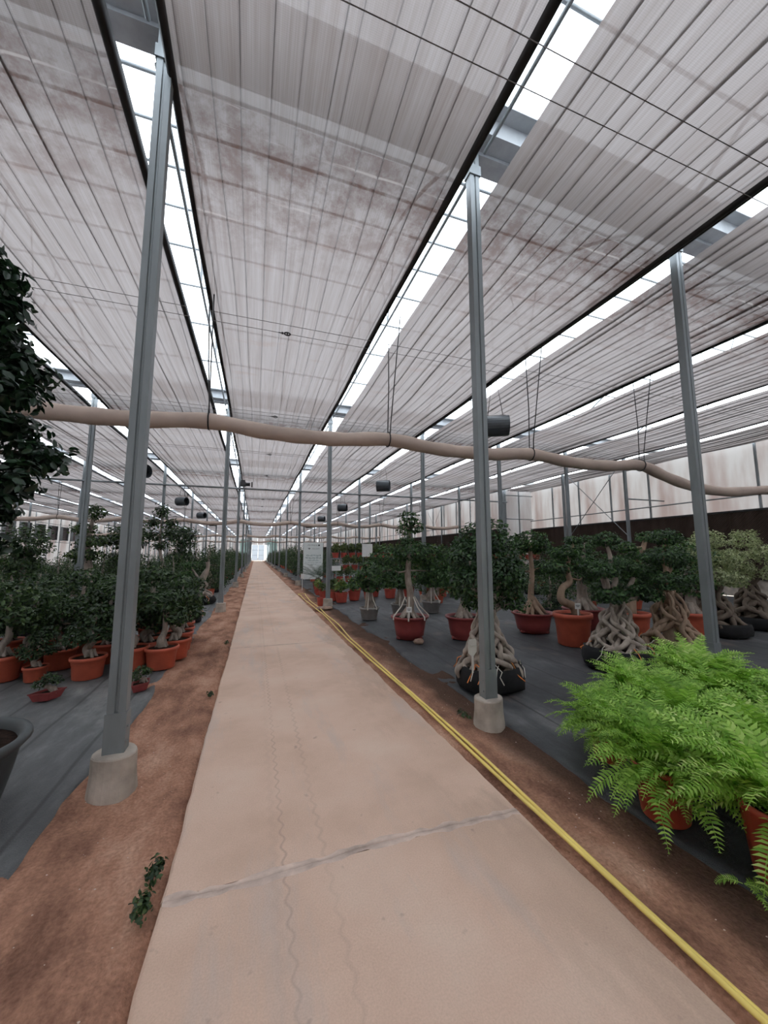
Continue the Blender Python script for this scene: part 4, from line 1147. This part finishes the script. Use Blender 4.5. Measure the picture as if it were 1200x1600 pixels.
# little figs: low pots in front
def tray_fig(loc, rz, lab, seed):
    t = tag(empty('tray_bonsai', (loc[0], loc[1], 0), rz, 0.62), lab, 'bonsai tree')
    m_ = MB()
    m_.lathe([(0.15, 0), (0.155, 0.01), (0.20, 0.12), (0.215, 0.125), (0.215, 0.145), (0.19, 0.145), (0.18, 0.115)], 4, sx=1.25, sy=0.8)
    obj('tray', m_.mesh('tray', M['red']), t)
    m_ = MB(); m_.lathe([(0.18, 0.11), (0.001, 0.13)], 4, sx=1.25, sy=0.8, capb=False); obj('soil', m_.mesh('soil', M['potsoil']), t)
    pads = [(0.0, 0, 0.36, 0.15, 0.13, 0.08), (-0.12, 0.03, 0.28, 0.12, 0.12, 0.07), (0.1, -0.03, 0.30, 0.1, 0.1, 0.06)]
    obj('trunk', flare_trunk(seed, [(0.08, 0, 0.11), (0.02, 0.02, 0.2), (-0.05, 0, 0.24), (0, 0, 0.34)], [0.04, 0.038, 0.03, 0.015], M['bark'], pads, 0.08, 0.12, 5), t)
    obj('foliage', leaf_mesh('foliage', pads, 330, 0.05, M['leaf_f'], seed), t)
tray_fig((-2.14, 5.35), 0.5, 'tiny bonsai in a low maroon tray in front of the orange pots', 451)
tray_fig((-1.24, 5.35), 1.2, 'tiny bonsai in a low tray half hidden by the nearest left post', 452)
t = tag(empty('potted_fig', (-2.62, 6.18, 0), 0.5, 0.62), 'smallest bonsai fig with pale roots in a little orange pot, behind the maroon tray', 'bonsai tree')
obj('pot', POT_O, t); obj('soil', SOIL_O, t); obj('trunk', LF[0][0], t); obj('foliage', LF[0][1], t)

# bag bonsai by the left soil strip further back
bag_fig((-1.40, 10.2), 0, 'small bonsai in a round black bag at the left mat edge', 461, [(-0.1, 0, 0.7, 0.22, 0.22, 0.12)], 0.14, 0.45, 0.16, 0.24, count=350, lsize=0.07, nroot=6)
t = bag_fig((-1.62, 13.8), 0, 'leaning bare-topped bonsai in a black bag before the second left post', 462, [(-0.35, 0, 1.25, 0.30, 0.25, 0.14), (-0.5, 0, 0.95, 0.25, 0.25, 0.12)], 0.26, 0.7, 0.18, 0.42, count=420, lsize=0.08, nroot=8)
m_ = MB(); P = catmull([(0, 0, 0.55), (-0.02, 0, 0.75), (0.06, 0, 0.95), (0.14, 0, 1.15), (0.12, 0, 1.35)], 5); m_.tube(P, lerp_list([0.07, 0.12, 0.10, 0.055, 0.07], len(P)), 9); obj('leader', m_.mesh('leader', M['bark'], True), t)

# ================================================================ FIELD SHRUBS (both sides)
def shrub(seed, h, w_, n_, tiers, lsize, mat='leaf_f'):
    rg_ = random.Random(seed); pads = []
    for q in range(tiers):
        z = h * (0.28 + 0.62 * q / max(1, tiers - 1)); k_ = 1 - 0.35 * q / tiers
        for e in range(3 if q < tiers - 1 else 1):
            a = e * 2.1 + q * 0.9 + rg_.uniform(-.4, .4); rr = w_ * 0.42 * k_ if q < tiers - 1 else 0.0
            pads.append((rr * math.cos(a), rr * math.sin(a), z + rg_.uniform(-.06, .06), w_ * 0.42 * k_, w_ * 0.42 * k_, h * 0.15))
    tr = flare_trunk(seed, [(0, 0, 0.02), (0.04, 0.02, h * 0.35), (-0.03, 0, h * 0.6), (0, 0, h * 0.85)], [0.07, 0.055, 0.045, 0.02], M['bark'], pads[::2], 0.15, 0.08, 5)
    return tr, leaf_mesh('foliage', pads, n_, lsize, M[mat], seed, far=True)
SH = [shrub(500, 1.45, 0.72, 1600, 4, 0.07), shrub(501, 1.7, 0.68, 1700, 5, 0.07), shrub(502, 1.25, 0.8, 1500, 3, 0.07), shrub(503, 1.9, 0.74, 1900, 5, 0.075)]
POT_F = pot_mesh('plain', 0.24, 0.26, M['orange'], 16)
BAG_F = bag_mesh(0.30, 0.22, 7)
rgf = random.Random(99)
def field(x, y, sc, vi, lab, group, pot=True):
    t = tag(empty('field_fig', (x, y, 0), rgf.uniform(0, 6.28), sc), lab, 'shrub', group)
    if pot: obj('pot' if vi % 2 else 'grow_bag', POT_F if vi % 2 else BAG_F, t)
    obj('trunk', SH[vi][0], t); obj('foliage', SH[vi][1], t)
for ri, y in enumerate(np.arange(9.6, 30, 1.4)):
    ci = -1
    for x in np.arange(-2.6, -15, -1.4):
        if -x > 0.62 * y + 1.0: continue
        if x > -3.0 and y < 15 and rgf.random() < 0.5: continue
        if rgf.random() < 0.12: continue
        ci += 1
        field(x + rgf.uniform(-.2, .2), y + rgf.uniform(-.2, .2), rgf.uniform(0.80, 1.02), rgf.randrange(4), 'dark leafy fig shrub in the left field, %s row back, %s from the path' % (nth(ri), nth(ci)), 'fig shrubs filling the left field')
hc = {}
def hedge(x, y, sc, side, rw):
    i = hc.get((side, rw), 0); hc[(side, rw)] = i + 1
    field(x, y, sc, rgf.randrange(4), 'dark fig shrub in the %s hedge row %s of the path, %s from the camera' % (rw, side, nth(i)), '%s hedge row %s of the path' % (rw, side))
for y in np.arange(16, 92, 1.6):
    hedge(-1.75 + rgf.uniform(-.12, .12), y + rgf.uniform(-.2, .2), rgf.uniform(0.95, 1.12), 'left', 'first')
    if y > 30: hedge(-3.2 + rgf.uniform(-.12, .12), y + rgf.uniform(-.2, .2), rgf.uniform(0.95, 1.12), 'left', 'second')
    if y > 22: hedge(3.2 + rgf.uniform(-.15, .15), y, rgf.uniform(1.1, 1.3), 'right', 'first')
    if y > 24: hedge(4.8 + rgf.uniform(-.15, .15), y + .4, rgf.uniform(1.0, 1.2), 'right', 'second')
for ri, y in enumerate(np.arange(8.3, 16, 1.5)):
    ci = -1
    for x in np.arange(6.0, 15.5, 1.5):
        if y < 10 and x < 7: continue
        if rgf.random() < 0.22: continue
        ci += 1
        field(x + rgf.uniform(-.3, .3), y + rgf.uniform(-.3, .3), rgf.uniform(0.85, 1.05), rgf.randrange(4), 'dark fig shrub in the right field, %s row back, %s from the path' % (nth(ri), nth(ci)), 'fig shrubs filling the right field')

# single taller trees on the left
def tall_tree(name, loc, lab, seed, pads, trunk, rad, n_, ls, mat='leaf_f', bark='bark', cat='tree', shell=0.4):
    t = tag(empty(name, (loc[0], loc[1], 0)), lab, cat)
    obj('grow_bag', bag_mesh(0.32, 0.25, seed), t)
    obj('trunk', flare_trunk(seed, trunk, rad, M[bark], pads, 0.18, 0.25, 5), t)
    obj('foliage', leaf_mesh('foliage', pads, n_, ls, M[mat], seed, shell=shell), t)
tall_tree('topiary_tree', (-4.3, 12.3), 'cloud-pruned topiary tree with small pompom pads left of the nearest post', 601,
          [(0.1, 0, 2.75, .28, .28, .22), (-0.15, 0, 2.3, .34, .34, .16), (0.1, 0, 1.95, .42, .42, .18), (-0.1, 0, 1.6, .45, .45, .2)], [(0, 0, .2), (0.05, 0, 1.0), (-0.05, 0, 1.8), (0.05, 0, 2.7)], [.14, .11, .09, .03], 1700, .085)
tall_tree('topiary_tree', (-3.5, 12.6), 'round-headed dark topiary tree just left of the nearest post', 602, [(0, 0, 2.1, .55, .5, .42), (0, 0, 1.5, .5, .5, .3)], [(0, 0, .2), (0, 0, 1.0), (0, 0, 2.0)], [.1, .08, .04], 1700, .09)
tall_tree('fig_tree', (-3.3, 15.6), 'tall airy fig tree with a thin pale stem, right of the nearest left post', 603,
          [(0, 0, 3.15, .3, .3, .3), (-.3, 0, 2.75, .34, .3, .26), (.3, 0, 2.75, .34, .3, .26), (-.3, 0, 2.3, .36, .34, .24), (.25, 0, 2.3, .36, .34, .24), (0, 0, 1.9, .34, .3, .2)], [(0.25, 0, .2), (0.2, 0, 1.0), (0, 0, 1.8), (0, 0, 3.0)], [.09, .06, .05, .02], 1500, .10, shell=0.15)
tall_tree('topiary_tree', (-2.9, 17.4), 'dense round topiary tree between airy fig and second left post', 604, [(0, 0, 2.3, .62, .6, .55), (0, 0, 1.5, .5, .5, .4)], [(0, 0, .2), (0, 0, 1.0), (0, 0, 2.2)], [.1, .08, .04], 2300, .10)
tall_tree('topiary_tree', (-5.9, 12.8), 'dark domed topiary tree by the pruned pale trunk', 605, [(0, 0, 1.9, .6, .55, .5), (0, 0, 1.3, .5, .5, .4)], [(0, 0, .2), (0, 0, 1.0), (0, 0, 1.8)], [.1, .08, .04], 1900, .10)
# pollarded trunk with bare twigs
t = tag(empty('pollarded_tree', (-6.5, 12.2, 0)), 'pollarded pale trunk with a crown of bare twigs in the left field', 'tree')
m_ = MB(); m_.tube(catmull([(0, 0, 0), (0.04, 0, 1.0), (0.02, 0, 1.9), (0.0, 0, 2.3)], 5), lerp_list([.16, .13, .1, .09], 16), 9); obj('trunk', m_.mesh('trunk', M['bark_w'], True), t)
m_ = MB(); rg_ = random.Random(4)
for q in range(26):
    a = rg_.uniform(0, 6.28); e = rg_.uniform(.5, 1.4); L = rg_.uniform(.25, .55)
    b = Vector((0, 0, 2.25)); c = b + Vector((math.cos(a) * math.cos(e), math.sin(a) * math.cos(e), math.sin(e))) * L
    m_.tube([b, b.lerp(c, .5) + Vector((0, 0, .03)), c], [.018, .011, .004], 5)
obj('twigs', m_.mesh('twigs', M['bark_d']), t)

# ================================================================ BENCHES with red pots, right background
M['leaf_o'] = make_leaf('olive_leaf', [(0.0, (0.03, 0.05, 0.02)), (0.5, (0.075, 0.11, 0.035)), (1.0, (0.17, 0.20, 0.06))])
M['red2'] = plain('brick_red_plastic', (0.40, 0.065, 0.045), 0.5, var=0.2)
POT_S = pot_mesh('plain', 0.185, 0.27, M['red2'], 16)
def small_plant(seed, mat, n_, h, w_, ls):
    return leaf_mesh('foliage', [(0, 0, h * .55, w_, w_, h * .4), (0, 0, h * .8, w_ * .6, w_ * .6, h * .25)], n_, ls, M[mat], seed, aspect=0.34, shell=0.2, upbias=0.2)
SP = [small_plant(701, 'leaf_o', 260, .56, .30, .13), small_plant(702, 'croton', 130, .42, .20, .14), small_plant(703, 'leaf_o', 170, .42, .25, .13)]
def bench(y, z, x0, x1, lab):
    t = tag(empty('plant_bench', (x0, y, 0)), lab, 'bench')
    m_ = MB(); m_.box(((x1 - x0) / 2, 0, z - 0.03), (x1 - x0, 0.5, 0.05)); obj('bench_top', m_.mesh('bench_top', M['galv']), t)
    lg = MB(); lg.box((0, 0, (z - 0.05) / 2), (0.05, 0.4, z - 0.05)); lm = lg.mesh('leg', M['galv'])
    n_ = max(2, int((x1 - x0) / 1.6)); 
    for i in range(n_ + 1): obj('leg', lm, t, (0.03 + (x1 - x0 - 0.06) * i / n_, 0, 0))
tiers = [(19.4, 1.40, 3.7, 10.6, 'top'), (18.85, 0.78, 3.7, 10.6, 'middle'), (18.3, 0.24, 3.7, 10.6, 'low')]
for y, z, x0, x1, nm in tiers:
    bench(y, z, x0, x1, 'steel plant bench behind the sign, %s step of three' % nm)
    n_ = int((x1 - x0) / 0.44); cnt = -1
    for i in range(n_):
        if rgf.random() < 0.05: continue
        x = x0 + 0.25 + i * 0.44
        cnt += 1
        t = tag(empty('potted_plant', (x, y, z), i * 1.3), 'small green plant in a red pot, %s step of plant bench, %s from the left' % (nm, nth(cnt)), 'potted plant', 'red pots on the %s bench step' % nm)
        obj('pot', POT_S, t); obj('soil', fsoil, t, (0, 0, -0.055)) if False else None
        obj('foliage', SP[0 if nm == 'top' else (i * 3) % 3], t, (0, 0, 0.2))
bench(16.2, 1.30, 11.2, 14.4, 'steel plant bench in the right field near the cooling pad')
for i in range(6):
    t = tag(empty('potted_plant', (11.5 + i * .5, 16.2, 1.30), i), 'small green plant in a red pot, bench by the cooling pad, %s from the left' % nth(i), 'potted plant', 'red pots on the bench by the cooling pad')
    obj('pot', POT_S, t); obj('foliage', SP[i % 3], t, (0, 0, 0.2))
# floor row of red pots with yellow-green plants
frow = [(2.62, 13.1), (2.78, 12.55), (3.32, 12.95), (3.9, 13.05), (4.72, 13.15), (5.3, 13.3), (6.25, 12.7), (6.7, 12.9), (7.6, 13.4), (2.45, 14.3), (2.42, 15.1), (2.5, 15.9), (2.62, 16.6), (2.9, 14.6), (2.95, 15.6), (3.6, 13.9), (4.3, 13.8), (5.0, 14.0), (5.8, 13.9), (6.6, 14.1), (7.3, 14.3)]
for i, (x, y) in enumerate(frow):
    t = tag(empty('potted_croton', (x, y, 0), i * 1.1, 1.2 if x > 2.6 and y < 14 else 0.85), 'yellow green croton in a red pot on the mat, %s nearest the camera' % (['very'] + ORD[1:] + ['thirteenth', 'fourteenth', 'fifteenth', 'sixteenth', 'seventeenth', 'eighteenth', 'nineteenth', 'twentieth', '21st'])[sorted(frow, key=lambda p: p[0] ** 2 + p[1] ** 2).index((x, y))], 'potted plant', 'red croton pots standing on the mat')
    obj('pot', POT_S, t); obj('foliage', SP[1 if i % 3 else 2], t, (0, 0, 0.2))

# cycad in front of the sign
cy_f, cy_s = frond_mesh('fronds', 26, 1.35, M['fern_d'], 811, pairs=30, pin=0.17, z0=0.5, crown=0.06, arch_lo=0.35, arch_hi=1.3, droop=0.75, wid=0.10)
t = tag(empty('potted_cycad', (2.78, 17.6, 0)), 'dark spiky cycad with arching fronds in front of the sign', 'cycad')
obj('pot', pot_mesh('plain', 0.26, 0.36, M['red'], 18), t); obj('fronds', cy_f, t); obj('frond_stems', cy_s, t)
m_ = MB(); m_.lathe([(0.14, 0.3), (0.15, 0.42), (0.1, 0.5), (0.001, 0.5)], 12); obj('trunk', m_.mesh('trunk', M['bark_d']), t)

# sign board
t = tag(empty('sign_board', (2.74, 19.0, 0), R(-3)), 'tall white sign board with dark lettering beside the right hedge', 'sign')
m_ = MB(); m_.box((0, 0, 1.27), (0.96, 0.04, 1.82)); obj('panel', m_.mesh('panel', M['banner']), t)
for s in (-1, 1):
    m_ = MB(); m_.box((s * 0.40, 0.04, 1.0), (0.05, 0.04, 2.0)); obj('leg', m_.mesh('leg', M['galv']), t)
rgs = random.Random(12)
def script_line(z, x0, x1, hgt, mat, base=True):
    """one line of flowing joined lettering, too small to read in the photograph"""
    m_ = MB(); x = x0
    while x < x1 - 0.02:
        L = min(rgs.uniform(0.08, 0.2), x1 - x); nn = max(4, int(L / 0.02))
        P = [(x + L * i / nn, -0.024, z + hgt * (0.35 * math.sin(i * 1.9 + x * 30) + (0.5 if rgs.random() < 0.25 else 0))) for i in range(nn + 1)]
        m_.tube(P, hgt * 0.16, 4)
        for _ in range(int(L / 0.05)):
            m_.box((x + rgs.uniform(0, L), -0.024, z + hgt * rgs.choice((-0.7, 0.85))), (hgt * .22, 0.004, hgt * .22))
        x += L + 0.03
    obj('lettering', m_.mesh('lettering', mat), t)
script_line(2.04, -0.28, 0.20, 0.045, M['ink_d'])
script_line(1.86, -0.05, 0.32, 0.035, M['ink_d'])
script_line(1.52, -0.34, 0.36, 0.065, M['ink'])
script_line(1.40, -0.38, 0.40, 0.065, M['ink'])
script_line(1.28, -0.27, 0.26, 0.050, M['ink'])
script_line(1.18, -0.40, 0.40, 0.032, M['ink'])
script_line(1.09, -0.12, 0.16, 0.040, M['ink'])
m_ = MB()
m_.lathe([(0.045, 0), (0.045, 0.004), (0.001, 0.004)], 8)
me = m_.mesh('emblem', M['ink_d']); o = obj('emblem', me, t, (0.28, -0.022, 2.04)); o.rotation_euler = (R(90), 0, 0)
m_ = MB(); m_.add([(-0.07, -0.024, 0.03), (0, -0.024, 0.005), (0.07, -0.024, 0.03), (0, -0.024, 0.06), (-0.03, -0.024, -0.02), (0.03, -0.024, -0.02)], [(0, 1, 2, 3), (1, 4, 5)]); obj('emblem', m_.mesh('emblem', M['ink_d']), t, (-0.20, 0, 1.85))
# white info card on a stake above the bench
t = tag(empty('info_card', (5.15, 17.6, 0)), 'plain white card on a thin stake above the plant bench', 'sign')
m_ = MB(); m_.box((0, 0, 1.78), (0.52, 0.02, 0.62)); obj('card', m_.mesh('card', M['white']), t)
m_ = MB(); m_.box((-0.2, 0.02, 0.75), (0.03, 0.02, 1.5)); obj('stake', m_.mesh('stake', M['galv']), t)
t = tag(empty('info_card', (3.55, 17.2, 0)), 'low white tilted card beside the sign board', 'sign')
m_ = MB(); m_.box((0, 0, 0.95), (0.42, 0.02, 0.22)); obj('card', m_.mesh('card', M['white']), t)
m_ = MB(); m_.box((0, 0.02, 0.42), (0.03, 0.02, 0.84)); obj('stake', m_.mesh('stake', M['galv']), t)
# white plant label stake by the second right post
t = tag(empty('label_stake', (2.02, 17.2, 0)), 'small white label on a thin stake left of the sign board', 'plant tag')
m_ = MB(); m_.box((0, 0, 0.62), (0.14, 0.01, 0.22)); obj('card', m_.mesh('card', M['white']), t); m_ = MB(); m_.box((0, 0, 0.26), (0.02, 0.012, 0.52)); obj('stake', m_.mesh('stake', M['white']), t)

# green nets flanking the far door
for s, x, nm in ((-1, -2.2, 'left'), (1, 3.6, 'right')):
    m_ = MB()
    V = []; nn = 24
    for i in range(nn + 1):
        xx = -1.1 + 2.2 * i / nn; yy = 0.05 * math.sin(i * 1.3)
        V += [(xx, yy, 0.0), (xx, yy, 4.9)]
    m_.add(V, [(2 * i, 2 * i + 2, 2 * i + 3, 2 * i + 1) for i in range(nn)])
    tag(obj('green_net', m_.mesh('green_net', M['net'], True), None, (x, 90, 0)), 'pale green net curtain hanging %s of the far door' % nm, 'net')

# ================================================================ HOSE: one yellow hose doubled back along the path
P = []
def hose_x(y, off):
    base = np.interp(y, [0.0, 1.0, 2.0, 4.2, 7.0, 8.5, 11.0, 13.0, 15.0], [1.685, 1.70, 1.72, 1.74, 1.72, 1.78, 1.80, 1.76, 1.80])
    sep = np.interp(y, [0.0, 1.5, 2.5, 3.6, 6.0, 8.0, 10.0, 13.0, 15.0], [0.011, 0.012, 0.016, 0.021, 0.024, 0.055, 0.04, 0.07, 0.09])
    return base + off * sep + 0.008 * math.sin(y * 2.2 + off)
ys = list(np.linspace(-1.5, 15.0, 90))
A = [(hose_x(y, 1), y, 0.014 + 0.002 * math.sin(y * 3)) for y in ys]
Bk = [(hose_x(y, -1), y, 0.014 + 0.002 * math.sin(y * 2.7)) for y in reversed(ys)]
loop = [(1.95, 15.35, 0.014), (1.95, 15.6, 0.014), (1.78, 15.7, 0.014), (1.66, 15.45, 0.014)]
m_ = MB(); m_.tube(A + loop + Bk, 0.0125, 8)
tag(obj('garden_hose', m_.mesh('garden_hose', M['hose'], True)), 'doubled yellow garden hose lying along the right edge of the path', 'hose')

# weeds and stones at the path edge
def weed(loc, n_, s, lab, seed):
    t = obj('weed_tuft', leaf_mesh('weed_tuft', [(0, 0, 0.012, s, s * 2.2, 0.028)], n_, 0.028, M['leaf_f'], seed, shell=0.1), None, (loc[0], loc[1], -0.005))
    tag(t, lab, 'weed')
weed((-0.425, 2.36), 150, 0.045, 'dark green weed tuft at the left path edge just past the near joint', 901)
weed((-0.435, 2.16), 130, 0.045, 'dark green weed tuft at the left path edge beside the near joint', 902)
weed((-0.43, 4.9), 90, 0.035, 'small weed at the left path edge beyond the nearest post', 903)
weed((-0.44, 7.6), 50, 0.05, 'small weed at the left path edge near the orange pots', 904)
weed((2.04, 3.5), 70, 0.06, 'sparse weed on the soil behind the nearest right footing', 905)
rgp = random.Random(55)
st_me = []
for q in range(3):
    m_ = MB(); m_.lathe([(0.001, -0.3), (0.8, -0.15), (1.0, 0.15), (0.6, 0.5), (0.001, 0.6)], 7, sx=1.2, capb=False, wob=lambda a, z: 1 + .15 * math.sin(3 * a + q) + .1 * math.sin(5 * a)); st_me.append(m_.mesh('pebble', M['stone']))
peb = MB()
for q in range(170):
    right = rgp.random() < 0.65
    x = rgp.uniform(1.8, 2.25) if right else rgp.uniform(-1.0, -0.45)
    y = rgp.uniform(0.8, 6.5); s = rgp.uniform(0.0015, 0.0045)
    z = -0.012
    b_ = len(peb.v)
    src = st_me[q % 3]
    peb.add([(x + v.co.x * s, y + v.co.y * s, z + v.co.z * s) for v in src.vertices], [tuple(p.vertices) for p in src.polygons])
tag(obj('soil_grit', peb.mesh('soil_grit', M['mortar'])), 'fine pale grit scattered on the soil strips', 'grit', kind='stuff')
# low heap of stones and a clay pot beside the second right post
m_ = MB(); m_.lathe([(0.001, 0.0), (0.24, 0.02), (0.22, 0.06), (0.001, 0.09)], 9, sx=1.1, sy=.8, capb=False, wob=lambda a, z: 1 + .12 * math.sin(3 * a)); tag(obj('stone', m_.mesh('stone', M['stone']), None, (1.98, 11.3, -0.02)), 'flat grey stone by the footing of the second right post', 'stone')
t = tag(empty('potted_cutting', (2.02, 11.95, 0), 0, 0.9), 'lone small red pot on the soil beside the second right post', 'potted plant')
obj('pot', POT_S, t); m_ = MB(); m_.lathe([(0.15, 0.2), (0.001, 0.22)], 12, capb=False); obj('soil', m_.mesh('soil', M['potsoil']), t)
